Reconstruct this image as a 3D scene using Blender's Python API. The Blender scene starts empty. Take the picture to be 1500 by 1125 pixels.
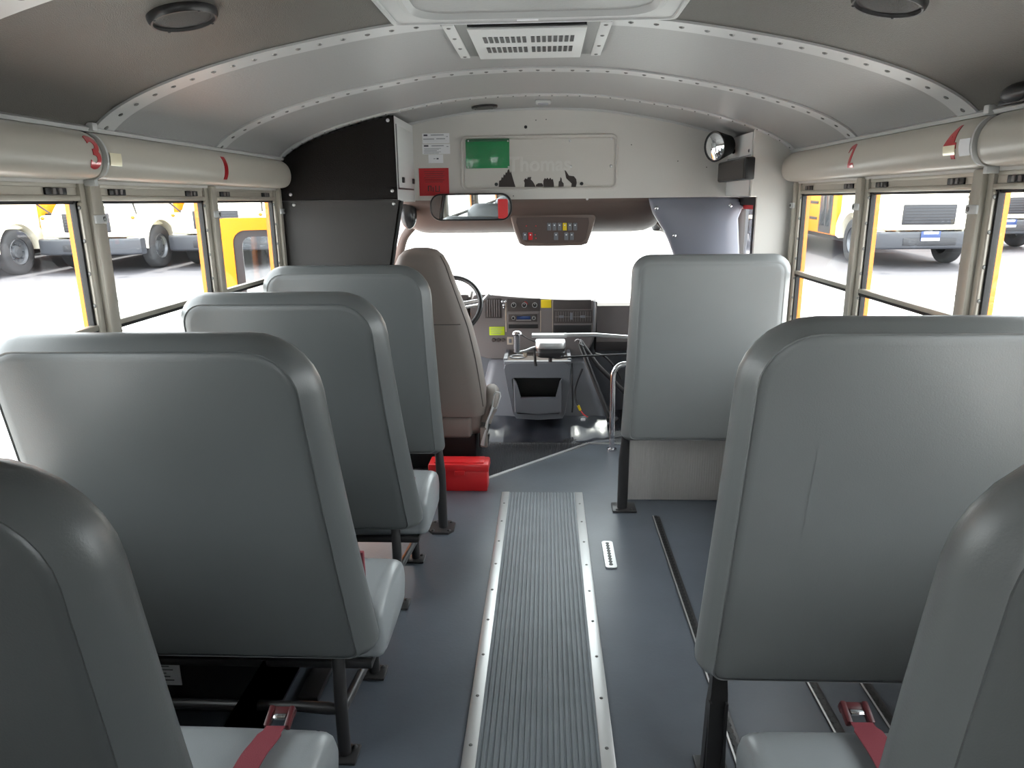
import bpy, bmesh, math, random
from mathutils import Vector, Matrix
random.seed(7)
PI = math.pi
scene = bpy.context.scene
COL = scene.collection

# ------------------------------------------------------------------ camera
F_PX, W_PX, H_PX = 1050.0, 1500.0, 1125.0
CAM = Vector((0.058, 0.0, 1.40))
_v = Vector((50.0, 269.5, -F_PX)).normalized()            # world +Y seen from the camera
_u = Vector((0, 1, 0)); _u = (_u - _v * _u.dot(_v)).normalized()
_x = _v.cross(_u)
ROT = Matrix((_x, _v, _u))                                # camera -> world


def P(px, py, x=None, y=None, z=None):
    d = ROT @ Vector((px - 750.0, -(py - 562.5), -F_PX))
    if x is not None:
        t = (x - CAM.x) / d.x
    elif y is not None:
        t = (y - CAM.y) / d.y
    else:
        t = (z - CAM.z) / d.z
    return CAM + d * t


cd = bpy.data.cameras.new('camera')
cd.sensor_fit = 'HORIZONTAL'; cd.sensor_width = 36.0
cd.lens = 36.0 * F_PX / W_PX
cd.clip_start = 0.02; cd.clip_end = 500
cam = bpy.data.objects.new('camera', cd); COL.objects.link(cam)
cam.matrix_world = Matrix.Translation(CAM) @ ROT.to_4x4()
scene.camera = cam

# ------------------------------------------------------------------ materials


def lin(c):
    return tuple(((v / 255) / 12.92 if v / 255 <= .04045 else ((v / 255 + .055) / 1.055) ** 2.4) for v in c)


def mat(name, rgb, rough=.5, metal=0.0, bump=0.0, bscale=200.0, var=0.0, vscale=6.0, spec=.5, coat=0.0, detail=2.0, srgb=True):
    m = bpy.data.materials.new(name); m.use_nodes = True
    nt = m.node_tree; b = nt.nodes['Principled BSDF']
    c = lin(rgb) if srgb else rgb
    b.inputs['Base Color'].default_value = (*c, 1)
    b.inputs['Roughness'].default_value = rough
    b.inputs['Metallic'].default_value = metal
    b.inputs['Specular IOR Level'].default_value = spec
    b.inputs['Coat Weight'].default_value = coat
    tc = nt.nodes.new('ShaderNodeTexCoord')
    if var:
        n = nt.nodes.new('ShaderNodeTexNoise'); n.inputs['Scale'].default_value = vscale; n.inputs['Detail'].default_value = 5
        r = nt.nodes.new('ShaderNodeMapRange'); r.inputs['From Min'].default_value = .3; r.inputs['From Max'].default_value = .7
        r.inputs['To Min'].default_value = 1 - var; r.inputs['To Max'].default_value = 1 + var
        mx = nt.nodes.new('ShaderNodeMix'); mx.data_type = 'RGBA'; mx.blend_type = 'MULTIPLY'; mx.inputs[0].default_value = 1
        mx.inputs[6].default_value = (*c, 1)
        nt.links.new(tc.outputs['Object'], n.inputs['Vector']); nt.links.new(n.outputs['Fac'], r.inputs['Value'])
        nt.links.new(r.outputs['Result'], mx.inputs[7]); nt.links.new(mx.outputs[2], b.inputs['Base Color'])
    if bump:
        n = nt.nodes.new('ShaderNodeTexNoise'); n.inputs['Scale'].default_value = bscale; n.inputs['Detail'].default_value = detail
        bp = nt.nodes.new('ShaderNodeBump'); bp.inputs['Strength'].default_value = bump; bp.inputs['Distance'].default_value = .002
        nt.links.new(tc.outputs['Object'], n.inputs['Vector']); nt.links.new(n.outputs['Fac'], bp.inputs['Height'])
        nt.links.new(bp.outputs['Normal'], b.inputs['Normal'])
    return m


def glass_mat(name, tint=(1, 1, 1), gloss=1.0):
    m = bpy.data.materials.new(name); m.use_nodes = True
    nt = m.node_tree; nt.nodes.clear()
    out = nt.nodes.new('ShaderNodeOutputMaterial'); mix = nt.nodes.new('ShaderNodeMixShader')
    tr = nt.nodes.new('ShaderNodeBsdfTransparent'); gl = nt.nodes.new('ShaderNodeBsdfGlossy'); lw = nt.nodes.new('ShaderNodeLayerWeight')
    tr.inputs['Color'].default_value = (*tint, 1); gl.inputs['Roughness'].default_value = .01
    lw.inputs['Blend'].default_value = .5
    pw = nt.nodes.new('ShaderNodeMath'); pw.operation = 'POWER'; pw.inputs[1].default_value = 5
    ma = nt.nodes.new('ShaderNodeMath'); ma.operation = 'MULTIPLY_ADD'; ma.inputs[1].default_value = .9; ma.inputs[2].default_value = .035 * gloss
    nt.links.new(lw.outputs['Facing'], pw.inputs[0]); nt.links.new(pw.outputs[0], ma.inputs[0])
    nt.links.new(ma.outputs[0], mix.inputs[0]); nt.links.new(tr.outputs[0], mix.inputs[1]); nt.links.new(gl.outputs[0], mix.inputs[2])
    nt.links.new(mix.outputs[0], out.inputs[0])
    return m


M = {}
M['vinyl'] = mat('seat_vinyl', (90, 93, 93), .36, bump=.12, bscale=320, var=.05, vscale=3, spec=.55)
M['vinyl_right'] = mat('seat_vinyl_right_lit', (116, 118, 118), .36, bump=.12, bscale=320, var=.05, vscale=3, spec=.55)  # seat vinyl lightened to stand in for brighter light on the right
M['cushion'] = mat('cushion_vinyl_lit', (146, 150, 152), .32, bump=.12, bscale=320, var=.04, vscale=3, spec=.6)  # seat vinyl again, window light on the cushions put into the colour
M['ceil_rear'] = mat('shaded_perforated_ceiling_panel', (98, 95, 90), .5, .1, bump=.6, bscale=420, detail=1)  # perforated rear panels, also darkened to stand in for dimmer light
M['welt'] = mat('seat_welt', (84, 87, 87), .5)
M['frame'] = mat('black_frame_paint', (46, 45, 46), .38)
M['floor'] = mat('grey_rubber_floor', (86, 92, 100), .36, bump=.15, bscale=90, var=.14, vscale=3.5)
M['runner'] = mat('ribbed_runner_rubber', (113, 119, 124), .45, var=.08, vscale=9)
M['alu'] = mat('aluminium', (205, 205, 205), .38, .9, bump=.05, bscale=60)
M['chrome'] = mat('chrome', (225, 225, 228), .12, 1.0)
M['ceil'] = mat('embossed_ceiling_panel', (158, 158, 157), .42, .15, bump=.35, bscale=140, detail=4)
M['rib'] = mat('ceiling_rib_paint', (190, 191, 190), .38, .1)
M['rivet'] = mat('rivet', (120, 120, 118), .35, .6)
M['wall'] = mat('interior_wall_grey', (203, 200, 195), .45, bump=.05, bscale=80)
M['white'] = mat('white_panel', (206, 207, 206), .4)
M['headpad'] = mat('header_cover', (184, 179, 169), .33, bump=.03, bscale=60)
M['yellow'] = mat('school_bus_yellow', (236, 132, 14), .3)
M['bushood'] = mat('cream_white_bus_hood', (250, 244, 224), .25)  # hoods and fenders, much paler than the yellow bodies
M['blackpad'] = mat('black_padded_vinyl', (20, 17, 16), .75, bump=.5, bscale=260, spec=.2)
M['blackpad2'] = mat('brown_black_vinyl', (34, 31, 29), .6, bump=.2, bscale=260)
M['greypad'] = mat('grey_padded_vinyl', (126, 128, 140), .40, bump=.05, bscale=40)
M['black'] = mat('black_plastic', (24, 24, 25), .4)
M['gasket'] = mat('black_rubber_gasket', (22, 21, 21), .6)
M['winframe'] = mat('window_frame_aluminium', (182, 176, 164), .4, .35)
M['dash'] = mat('dash_plastic', (116, 110, 109), .5, bump=.08, bscale=300)
M['dashdark'] = mat('dash_dark_plastic', (70, 64, 62), .45)
M['console'] = mat('console_plastic', (112, 114, 120), .40, bump=.06, bscale=300)
M['headliner'] = mat('brown_headliner', (96, 82, 76), .6, bump=.1, bscale=200)
M['fabric'] = mat('driver_seat_vinyl', (130, 121, 115), .55, bump=.15, bscale=300)
M['fabricdark'] = mat('driver_seat_seam', (84, 78, 74), .6)
M['red'] = mat('red_plastic', (214, 38, 42), .35)
M['redpaper'] = mat('red_notice', (178, 24, 34), .4)
M['redfoil'] = mat('red_foil', (188, 24, 34), .3, .2, coat=1.0)
M['foil'] = mat('reflective_sticker', (245, 236, 205), .3, .2, coat=1.0)
M['belt'] = mat('maroon_webbing', (128, 52, 62), .75, bump=.4, bscale=500)
M['beltdark'] = mat('maroon_buckle', (84, 34, 38), .35)
M['green'] = mat('green_pouch', (28, 128, 74), .22, bump=.9, bscale=45, coat=.5)
M['greendark'] = mat('green_pouch_hem', (24, 84, 52), .4)
M['paper'] = mat('paper', (236, 236, 239), .6)
M['ink'] = mat('ink', (60, 62, 70), .6)
M['faint'] = mat('faint_print', (150, 152, 158), .6)
M['decal'] = mat('dark_decal_remains', (48, 38, 36), .55)
M['plate'] = mat('access_panel_grey', (198, 194, 188), .42)
M['letter'] = mat('raised_letter_grey', (204, 201, 196), .4)
M['dashbrown'] = mat('brown_switch_box', (112, 95, 87), .5)
M['dashbrowndark'] = mat('dark_brown_face', (84, 68, 62), .45)  # brown tint of windscreen flare put into the face colour
M['kick'] = mat('ribbed_grey_carpet', (168, 162, 156), .8, bump=.5, bscale=160)
M['matblack'] = mat('cab_floor_rubber', (52, 55, 62), .33, bump=.15, bscale=30, coat=.2)
M['yel_label'] = mat('yellow_label', (236, 208, 30), .5)
M['lime_label'] = mat('lime_label', (198, 222, 40), .5)
M['display'] = mat('radio_display', (40, 62, 110), .25)
M['mirror'] = mat('mirror_glass', (238, 242, 244), .02, 1.0)
M['asphalt'] = mat('parking_lot_toned_for_light', (196, 194, 192), .75, bump=.3, bscale=4, var=.05, vscale=.5)  # pale tone chosen to bounce daylight into the interior


def lot_surface(m, dark):
    """ground pale near and ahead to brighten the interior, darkened far along both sides, soft edge"""
    nt = m.node_tree; b = nt.nodes['Principled BSDF']; lk = nt.links
    tc = nt.nodes.new('ShaderNodeTexCoord'); sep = nt.nodes.new('ShaderNodeSeparateXYZ'); lk.new(tc.outputs['Object'], sep.inputs[0])
    nz = nt.nodes.new('ShaderNodeTexNoise'); nz.inputs['Scale'].default_value = .6; lk.new(tc.outputs['Object'], nz.inputs['Vector'])
    def node(op, a, c):
        n = nt.nodes.new('ShaderNodeMath'); n.operation = op
        for i, v in enumerate((a, c)):
            if hasattr(v, 'links'): lk.new(v, n.inputs[i])
            elif v is not None: n.inputs[i].default_value = v
        return n.outputs[0]
    def ramp(v, lo, hi):
        n = nt.nodes.new('ShaderNodeMapRange'); n.interpolation_type = 'SMOOTHSTEP'
        n.inputs['From Min'].default_value = lo; n.inputs['From Max'].default_value = hi; lk.new(v, n.inputs['Value']); return n.outputs['Result']
    yy = node('ADD', sep.outputs['Y'], node('MULTIPLY', nz.outputs['Fac'], 1.2))
    f = node('MULTIPLY', ramp(yy, LOT_Y[0], LOT_Y[1]), ramp(node('ABSOLUTE', sep.outputs['X'], None), 4.6, 5.8))
    src = b.inputs['Base Color'].links[0].from_socket
    mx = nt.nodes.new('ShaderNodeMix'); mx.data_type = 'RGBA'; lk.new(f, mx.inputs[0]); lk.new(src, mx.inputs[6]); mx.inputs[7].default_value = (*lin(dark), 1)
    lk.new(mx.outputs[2], b.inputs['Base Color'])


LOT_Y = (11.5, 15.5)
lot_surface(M['asphalt'], (84, 82, 86))
M['tyre'] = mat('tyre_rubber', (52, 52, 54), .8)
M['wheel'] = mat('steel_wheel', (120, 122, 126), .4, .6)
M['buswin'] = mat('bus_window_tint', (40, 46, 52), .1)
M['busblack'] = mat('bus_black_trim', (44, 44, 48), .5)
M['bumper'] = mat('bus_bumper', (60, 62, 68), .45)
M['lamp'] = mat('lamp_lens', (225, 225, 225), .15)
M['amber'] = mat('amber_lens', (240, 110, 20), .25)
M['clearknob'] = mat('smoked_dome', (52, 54, 56), .2)
M['speaker'] = mat('speaker_grille', (62, 60, 58), .7, bump=.8, bscale=500)
M['glass'] = glass_mat('window_glass', (.96, .975, .97))
M['wsglass'] = glass_mat('windshield_glass', (.93, .96, .95))
M['tan'] = mat('tan_plastic', (190, 176, 160), .5)
M['cable'] = mat('cable', (30, 30, 32), .5)
M['grime'] = mat('heater_black', (26, 26, 27), .5)


def ribbed(name, rgb, scale, axis='X', strength=.6, rough=.5):
    m = mat(name, rgb, rough)
    nt = m.node_tree; b = nt.nodes['Principled BSDF']
    tc = nt.nodes.new('ShaderNodeTexCoord'); w = nt.nodes.new('ShaderNodeTexWave')
    w.wave_type = 'BANDS'; w.bands_direction = axis; w.inputs['Scale'].default_value = scale
    bp = nt.nodes.new('ShaderNodeBump'); bp.inputs['Strength'].default_value = strength; bp.inputs['Distance'].default_value = .003
    nt.links.new(tc.outputs['Object'], w.inputs['Vector']); nt.links.new(w.outputs['Fac'], bp.inputs['Height'])
    nt.links.new(bp.outputs['Normal'], b.inputs['Normal'])
    return m


M['cabmat'] = ribbed('ribbed_cab_mat', (44, 46, 50), 34, 'X', .8, .42)
M['kick'] = ribbed('ribbed_kick_panel', (186, 182, 178), 28, 'X', .35, .7)

# ------------------------------------------------------------------ mesh builder


class MB:
    def __init__(self):
        self.bm = bmesh.new(); self.mats = []; self.mi = 0; self.flat = False

    def m(self, key):
        if key not in self.mats:
            self.mats.append(key)
        self.mi = self.mats.index(key)
        return self

    def _f(self, vs):
        try:
            f = self.bm.faces.new(vs); f.material_index = self.mi; f.smooth = True
            return f
        except ValueError:
            return None

    def loft(self, rings, cap0=True, cap1=True, closed=True, loop=False):
        R = [[self.bm.verts.new(p) for p in r] for r in rings]
        n = len(R[0]); pairs = list(zip(R[:-1], R[1:]))
        if loop:
            pairs.append((R[-1], R[0]))
        for a, b in pairs:
            for i in range(n if closed else n - 1):
                j = (i + 1) % n
                self._f((a[i], a[j], b[j], b[i]))
        if cap0 and not loop:
            self._f(R[0][::-1])
        if cap1 and not loop:
            self._f(R[-1])
        return self

    def box(self, lo, hi, bev=0.0, rot=None, seg=2):
        lo = Vector(lo); hi = Vector(hi)
        c = (lo + hi) / 2; s = (hi - lo)
        r = bmesh.ops.create_cube(self.bm, size=1.0)
        vs = r['verts']
        for v in vs:
            v.co = Vector((v.co.x * s.x, v.co.y * s.y, v.co.z * s.z))
        fs = list({f for v in vs for f in v.link_faces})
        for f in fs:
            f.material_index = self.mi; f.smooth = True
        if bev > 0:
            es = list({e for v in vs for e in v.link_edges})
            rb = bmesh.ops.bevel(self.bm, geom=es, offset=min(bev, .49 * min(abs(s.x), abs(s.y), abs(s.z))), segments=seg, profile=.5, affect='EDGES')
            vs = list({v for f in rb['faces'] for v in f.verts} | {v for v in vs if v.is_valid})
            for f in {f for v in vs for f in v.link_faces}:
                f.material_index = self.mi; f.smooth = True
        for v in vs:
            p = v.co
            v.co = (rot @ p if rot is not None else p) + c
        return self

    def tube(self, pts, r, seg=12, cap=True, closed=False):
        pts = [Vector(p) for p in pts]; n = len(pts); rings = []
        rr = r if isinstance(r, (list, tuple)) else [r] * n
        up = None
        for i, p in enumerate(pts):
            if closed:
                t = (pts[(i + 1) % n] - pts[i - 1]).normalized()
            else:
                t = (pts[min(i + 1, n - 1)] - pts[max(i - 1, 0)]).normalized()
            if up is None:
                a = Vector((0, 0, 1)) if abs(t.z) < .9 else Vector((1, 0, 0))
                up = (a - t * a.dot(t)).normalized()
            else:
                up = (up - t * up.dot(t)).normalized()
            s = t.cross(up)
            rings.append([p + (up * math.cos(q) + s * math.sin(q)) * rr[i] for q in [2 * PI * k / seg for k in range(seg)]])
        self.loft(rings, cap, cap, True, closed)
        return self

    def cyl(self, a, b, r0, r1=None, seg=20):
        return self.tube([a, b], [r0, r0 if r1 is None else r1], seg)

    def dome(self, c, n, r, h=None, seg=10, rings=3):
        """low dome on a surface at c with normal n"""
        n = Vector(n).normalized(); c = Vector(c); h = r if h is None else h
        a = Vector((0, 0, 1)) if abs(n.z) < .9 else Vector((1, 0, 0))
        u = (a - n * a.dot(n)).normalized(); s = n.cross(u); R = []
        for k in range(rings + 1):
            q = (PI / 2) * k / (rings + .35)
            R.append([c + n * (h * math.sin(q)) + (u * math.cos(t) + s * math.sin(t)) * (r * math.cos(q)) for t in [2 * PI * i / seg for i in range(seg)]])
        return self.loft(R)

    def ellipsoid(self, c, r, seg=20, rings=12, rot=None):
        c = Vector(c); R = []
        for k in range(rings + 1):
            q = -PI / 2 + PI * (k + .0) / rings
            q = max(-PI / 2 + .05, min(PI / 2 - .05, q))
            ring = []
            for i in range(seg):
                t = 2 * PI * i / seg
                p = Vector((r[0] * math.cos(q) * math.cos(t), r[1] * math.cos(q) * math.sin(t), r[2] * math.sin(q)))
                ring.append((rot @ p if rot is not None else p) + c)
            R.append(ring)
        return self.loft(R)

    def prism(self, pts, axis, a, b, inset=0.0):
        """2-D outline extruded along an axis. axis 'x': pts (y,z); 'y': (x,z); 'z': (x,y)"""
        def q(p, d):
            return {'x': (d, p[0], p[1]), 'y': (p[0], d, p[1]), 'z': (p[0], p[1], d)}[axis]
        return self.loft([[q(p, a) for p in pts], [q(p, b) for p in pts]])

    def build(self, name, parent=None, loc=None, sharp=35):
        bmesh.ops.recalc_face_normals(self.bm, faces=self.bm.faces[:])
        me = bpy.data.meshes.new(name)
        if parent is not None:
            off = WORLD.get(parent.name, Vector((0, 0, 0)))
        elif loc is not None:
            off = Vector(loc)
        else:
            xs = [v.co for v in self.bm.verts]
            lo = Vector([min(v[i] for v in xs) for i in range(3)]); hi = Vector([max(v[i] for v in xs) for i in range(3)])
            off = Vector(((lo.x + hi.x) / 2, (lo.y + hi.y) / 2, lo.z))
        for v in self.bm.verts:
            v.co -= off
        self.bm.to_mesh(me); self.bm.free()
        for k in self.mats or ['black']:
            me.materials.append(M[k])
        me.set_sharp_from_angle(angle=math.radians(sharp))
        o = bpy.data.objects.new(name, me); COL.objects.link(o)
        if parent is not None:
            o.parent = parent; WORLD[o.name] = off.copy()
        else:
            o.location = off; WORLD[o.name] = off.copy()
        return o


WORLD = {}


def thing(name, label, cat, loc=(0, 0, 0), group=None):
    o = bpy.data.objects.new(name, None); COL.objects.link(o); o.empty_display_size = .1
    o.location = loc; WORLD[o.name] = Vector(loc)
    tag(o, label, cat, group)
    return o


def tag(o, label, cat, group=None, kind=None):
    o['label'] = label; o['category'] = cat
    if group: o['group'] = group
    if kind: o['kind'] = kind
    return o


def struct(o, label=None, cat=None):
    o['kind'] = 'structure'
    if label: o['label'] = label
    if cat: o['category'] = cat
    return o


def children(o):
    return [c for c in COL.objects if c.parent == o]


def copy_tree(o, parent=None):
    c = o.copy(); COL.objects.link(c)
    c.parent = parent
    for ch in [q for q in bpy.data.objects if q.parent == o]:
        copy_tree(ch, c)
    return c


def rrect(x0, x1, z0, z1, r, n=6):
    """rounded rectangle; r = (bl, br, tr, tl) or a number"""
    if not isinstance(r, (list, tuple)): r = (r,) * 4
    r = [max(q, 1e-4) for q in r]
    out = []
    for (cx, cz, q, a0) in ((x0 + r[0], z0 + r[0], r[0], PI), (x1 - r[1], z0 + r[1], r[1], 1.5 * PI), (x1 - r[2], z1 - r[2], r[2], 0), (x0 + r[3], z1 - r[3], r[3], .5 * PI)):
        for k in range(n + 1):
            a = a0 + (PI / 2) * k / n
            out.append((cx + q * math.cos(a), cz + q * math.sin(a)))
    return out


def bez(pts, n=8):
    """Catmull-Rom through points"""
    pts = [Vector(p) for p in pts]; out = []
    for i in range(len(pts) - 1):
        p0 = pts[max(i - 1, 0)]; p1 = pts[i]; p2 = pts[i + 1]; p3 = pts[min(i + 2, len(pts) - 1)]
        for k in range(n):
            t = k / n
            out.append(.5 * ((2 * p1) + (p2 - p0) * t + (2 * p0 - 5 * p1 + 4 * p2 - p3) * t * t + (3 * p1 - p0 - 3 * p2 + p3) * t ** 3))
    out.append(pts[-1])
    return out


def text_mesh(name, body, size, depth, key, matrix, parent=None, sx=1.0, offset=0.0):
    cu = bpy.data.curves.new(name, 'FONT'); cu.body = body; cu.size = size; cu.extrude = depth; cu.offset = offset
    cu.align_x = 'CENTER'; cu.align_y = 'CENTER'; cu.resolution_u = 4
    tmp = bpy.data.objects.new('tmp_text', cu); COL.objects.link(tmp)
    dg = bpy.context.evaluated_depsgraph_get(); dg.update()
    me = bpy.data.meshes.new_from_object(tmp.evaluated_get(dg))
    bpy.data.objects.remove(tmp); bpy.data.curves.remove(cu)
    me.transform(Matrix.Diagonal((sx, 1, 1, 1)))
    me.name = name
    off = WORLD.get(parent.name, Vector()) if parent is not None else matrix.translation.copy()
    me.transform(Matrix.Translation(-off) @ matrix)
    me.materials.clear(); me.materials.append(M[key])
    o = bpy.data.objects.new(name, me); COL.objects.link(o)
    if parent is not None:
        o.parent = parent
    else:
        o.location = off
    WORLD[o.name] = off.copy()
    return o


def facing(x_dir, up, loc):
    x = Vector(x_dir).normalized(); u = Vector(up).normalized(); n = x.cross(u)
    return Matrix.Translation(Vector(loc)) @ Matrix((x, u, n)).transposed().to_4x4()


# ------------------------------------------------------------------ shell: floor, walls, ceiling
ARCH_CTRL = [(0, 1.84), (.3, 1.828), (.6, 1.782), (.8, 1.737), (.95, 1.69), (1.05, 1.645), (1.11, 1.603), (1.14, 1.565)]
REAR_Y, FRONT_Y, WX = -.75, 3.75, 1.14
POSTS = [.505, 1.205, 1.905, 2.605, 3.265]


def arch_pts(n=5):
    half = [(p.x, p.y) for p in bez([(a, b, 0) for a, b in ARCH_CTRL], n)]
    return [(-x, z) for x, z in half[::-1]] + half[1:]


def arch_z(x):
    x = abs(x); h = [(p.x, p.y) for p in bez([(a, b, 0) for a, b in ARCH_CTRL], 5)]
    for (a, b), (c, d) in zip(h[:-1], h[1:]):
        if a <= x <= c: return b + (d - b) * (x - a) / (c - a)
    return h[-1][1]


def arch_n(x):
    e = .01
    return Vector((-(arch_z(x - e) - arch_z(x + e)) / (2 * e) * -1, 0, -1)).normalized() if False else Vector(((arch_z(x + e) - arch_z(x - e)) / (2 * e), 0, -1)).normalized()


b = MB().m('floor'); b.box((-WX - .02, REAR_Y, -.05), (WX + .02, 3.295, 0)); struct(b.build('floor'), 'dark grey rubber bus floor beside the ribbed runner', 'floor')
b = MB().m('floor')
b.prism([(-WX, 3.2951), (WX, 3.2951), (WX, 3.75), (.62, 4.02), (.306, 4.05), (-.305, 3.45), (-.305, 3.42), (-WX, 3.42)], 'z', -.05, -.004)
struct(b.build('floor_front'), 'grey rubber floor between the runner and the cab mat', 'floor')
b = MB().m('cabmat')
b.prism([(-1.1, 3.421), (-.307, 3.421), (.30, 4.055), (1.1, 4.055), (1.1, 4.82), (-1.1, 4.82)], 'z', -.06, -.02)
struct(b.build('floor_cab'), 'black ribbed rubber mat on the cab floor', 'floor')

ap = arch_pts()
b = MB().m('ceil')
outer = [(x * 1.05, z + .05) for x, z in ap]
ys = [1.955, 2.65, 3.27, FRONT_Y + .02]
ring = ap + outer[::-1]
b.loft([[(x, y, z) for x, z in ring] for y in ys])
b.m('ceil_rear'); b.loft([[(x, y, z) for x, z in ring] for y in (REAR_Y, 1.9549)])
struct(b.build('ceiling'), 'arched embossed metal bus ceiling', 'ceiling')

for i, (yc, wd) in enumerate(((.55, .085), (1.255, .085), (1.955, .085), (2.655, .075), (3.27, .045))):
    b = MB().m('rib')
    inner = [(x * .9975, z - .006) for x, z in ap]
    prof = ap[:]
    ringa = [(x, z - .0005) for x, z in ap] + inner[::-1]
    b.loft([[(x, yc - wd / 2, z) for x, z in ringa], [(x, yc + wd / 2, z) for x, z in ringa]])
    b.m('rivet')
    L = 0; last = None; pts = []
    for x, z in [(q.x, q.y) for q in bez([(a, c, 0) for a, c in ap], 4)]:
        if last is None or math.hypot(x - last[0], z - last[1]) >= .052:
            pts.append((x, z)); last = (x, z)
    for x, z in pts:
        if abs(x) > 1.125: continue
        n = arch_n(x)
        b.dome((x, yc, z - .006 / max(.3, -n.z) * 1.0), n, .0075 if wd > .05 else .004, .004, 8, 2)
    struct(b.build('trim_%d' % (i + 1)), 'riveted pale roof rib, number %d from the rear' % (i + 1), 'rib')

for sgn, side in ((-1, 'left'), (1, 'right')):
    X = lambda v: sgn * v
    b = MB().m('wall')

    def bx(x0, x1, y0, y1, z0, z1, key, bev=0):
        b.m(key); b.box((min(X(x0), X(x1)), y0, z0), (max(X(x0), X(x1)), y1, z1), bev)
    bx(WX, WX + .03, REAR_Y, 3.75, 0, .70, 'wall'); bx(WX + .03, WX + .046, REAR_Y, 3.42, -.35, .715, 'yellow')
    bx(WX, WX + .03, REAR_Y, 3.75, 1.455, 1.60, 'wall'); bx(WX + .03, WX + .046, REAR_Y, 3.42, 1.44, 1.66, 'yellow')
    bx(WX - .012, WX + .03, REAR_Y, 3.3, .70, .72, 'winframe', .004)
    b.m('yellow')
    for yp in POSTS:
        bx(WX + .030, WX + .046, yp - .050, yp + .050, .715, 1.44, 'yellow')
    bx(WX, WX + .03, 3.30, 3.36, .70, 1.46, 'wall'); bx(WX + .03, WX + .046, 3.30, 3.42, .715, 1.44, 'yellow')
    bx(WX, WX + .06, REAR_Y, .49, .70, 1.46, 'wall')  # unseen solid panel in place of rear side windows, added to darken near seats
    struct(b.build('wall_' + side), 'grey %s bus wall below and above the windows' % side, 'wall')
    # posts between windows
    for k, yp in enumerate(POSTS):
        b = MB().m('winframe')
        x0, x1 = sorted((X(WX - .012), X(WX + .029)))
        hw = .022 if k < 4 else .016
        b.box((x0, yp - hw, .71), (x1, yp + hw, 1.462), .006)
        x0, x1 = sorted((X(WX + .002), X(WX + .029)))
        for s2 in (-1, 1):
            b.box((x0, yp + s2 * (hw + .012) - .0115, .71), (x1, yp + s2 * (hw + .012) + .0115, 1.462), .003)
        b.m('rib')
        x0, x1 = sorted((X(WX - .017), X(WX - .010)))
        b.box((x0, yp - .025, 1.353), (x1, yp + .025, 1.376), .003)
        b.m('rivet'); b.dome((X(WX - .017), yp + .012, 1.365), (-sgn, 0, 0), .007, .004, 8, 2)
        struct(b.build('trim_%d' % (10 + k + (0 if sgn < 0 else 10))), 'metal window post on the %s wall, number %d from the rear' % (side, k + 1), 'window post')
    # windows
    for k in range(4):
        y0 = POSTS[k] + .046; y1 = POSTS[k + 1] - .046
        if k == 3: y1 += .006
        w = bpy.data.objects.new('window_%d' % (k + 1 + (0 if sgn < 0 else 4)), None); COL.objects.link(w)
        w.location = (X(WX + .015), (y0 + y1) / 2, .72); WORLD[w.name] = Vector(w.location)
        struct(w, 'split sash side window in the %s wall, number %d from the rear' % (side, k + 1), 'window')
        def xb(bb, xa, xc, ya, yb, za, zb, bev=0):
            lo, hi = sorted((X(xa), X(xc))); bb.box((lo, ya, za), (hi, yb, zb), bev)
        b = MB().m('winframe')
        xb(b, WX + .004, WX + .028, y0 - .004, y1 + .004, 1.412, 1.426, .003)      # upper sash rail
        xb(b, WX + .010, WX + .028, y0 - .004, y1 + .004, 1.445, 1.462, .003)      # head rail
        xb(b, WX + .012, WX + .028, y0, y1, 1.426, 1.446)
        xb(b, WX + .008, WX + .028, y0 - .004, y1 + .004, .715, .735, .003)
        b.build('window_frame', w)
        b = MB().m('winframe'); xb(b, WX + .005, WX + .026, y0, y1, 1.073, 1.088, .003); b.m('gasket'); xb(b, WX + .007, WX + .026, y0, y1, 1.064, 1.073)
        b.build('middle_rail', w)
        b = MB().m('gasket')
        for ya, yb in ((y0 - .002, y0 + .013), (y1 - .013, y1 + .002)):
            xb(b, WX + .012, WX + .028, ya, yb, .735, 1.412)
        xb(b, WX + .016, WX + .028, y0, y1, 1.404, 1.412)
        b.build('window_gasket', w)
        b = MB().m('winframe')
        for ya, yb in ((y0 - .003, y0 + .005), (y1 - .005, y1 + .003)):
            xb(b, WX + .003, WX + .014, ya, yb, .74, 1.408, .002)
        b.m('rivet')
        for z in [.80 + .085 * i for i in range(8)]:
            for ya in (y0 + .005, y1 - .005):
                b.dome((X(WX + .008), ya, z), (0, 1 if ya < (y0 + y1) / 2 else -1, 0), .006, .003, 8, 2)
        b.build('side_rail', w)
        for ya in (y0 + .045, y1 - .125):
            b = MB().m('black'); xb(b, WX + .006, WX + .02, ya, ya + .08, 1.427, 1.444, .002)
            b.m('dash'); xb(b, WX + .002, WX + .012, ya + .022, ya + .034, 1.428, 1.443, .002); xb(b, WX + .002, WX + .012, ya + .046, ya + .058, 1.428, 1.443, .002)
            b.build('window_latch', w)
        b = MB().m('glass'); xb(b, WX + .018, WX + .021, y0, y1, 1.085, 1.41); b.build('upper_pane', w)
        b = MB().m('glass'); xb(b, WX + .022, WX + .025, y0, y1, .73, 1.075); b.build('lower_pane', w)

# header covers along the window tops
PROF = [(0, 1.586), (.028, 1.583), (.050, 1.570), (.064, 1.550), (.070, 1.526), (.068, 1.500), (.058, 1.479), (.040, 1.467), (.0, 1.463)]


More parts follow.
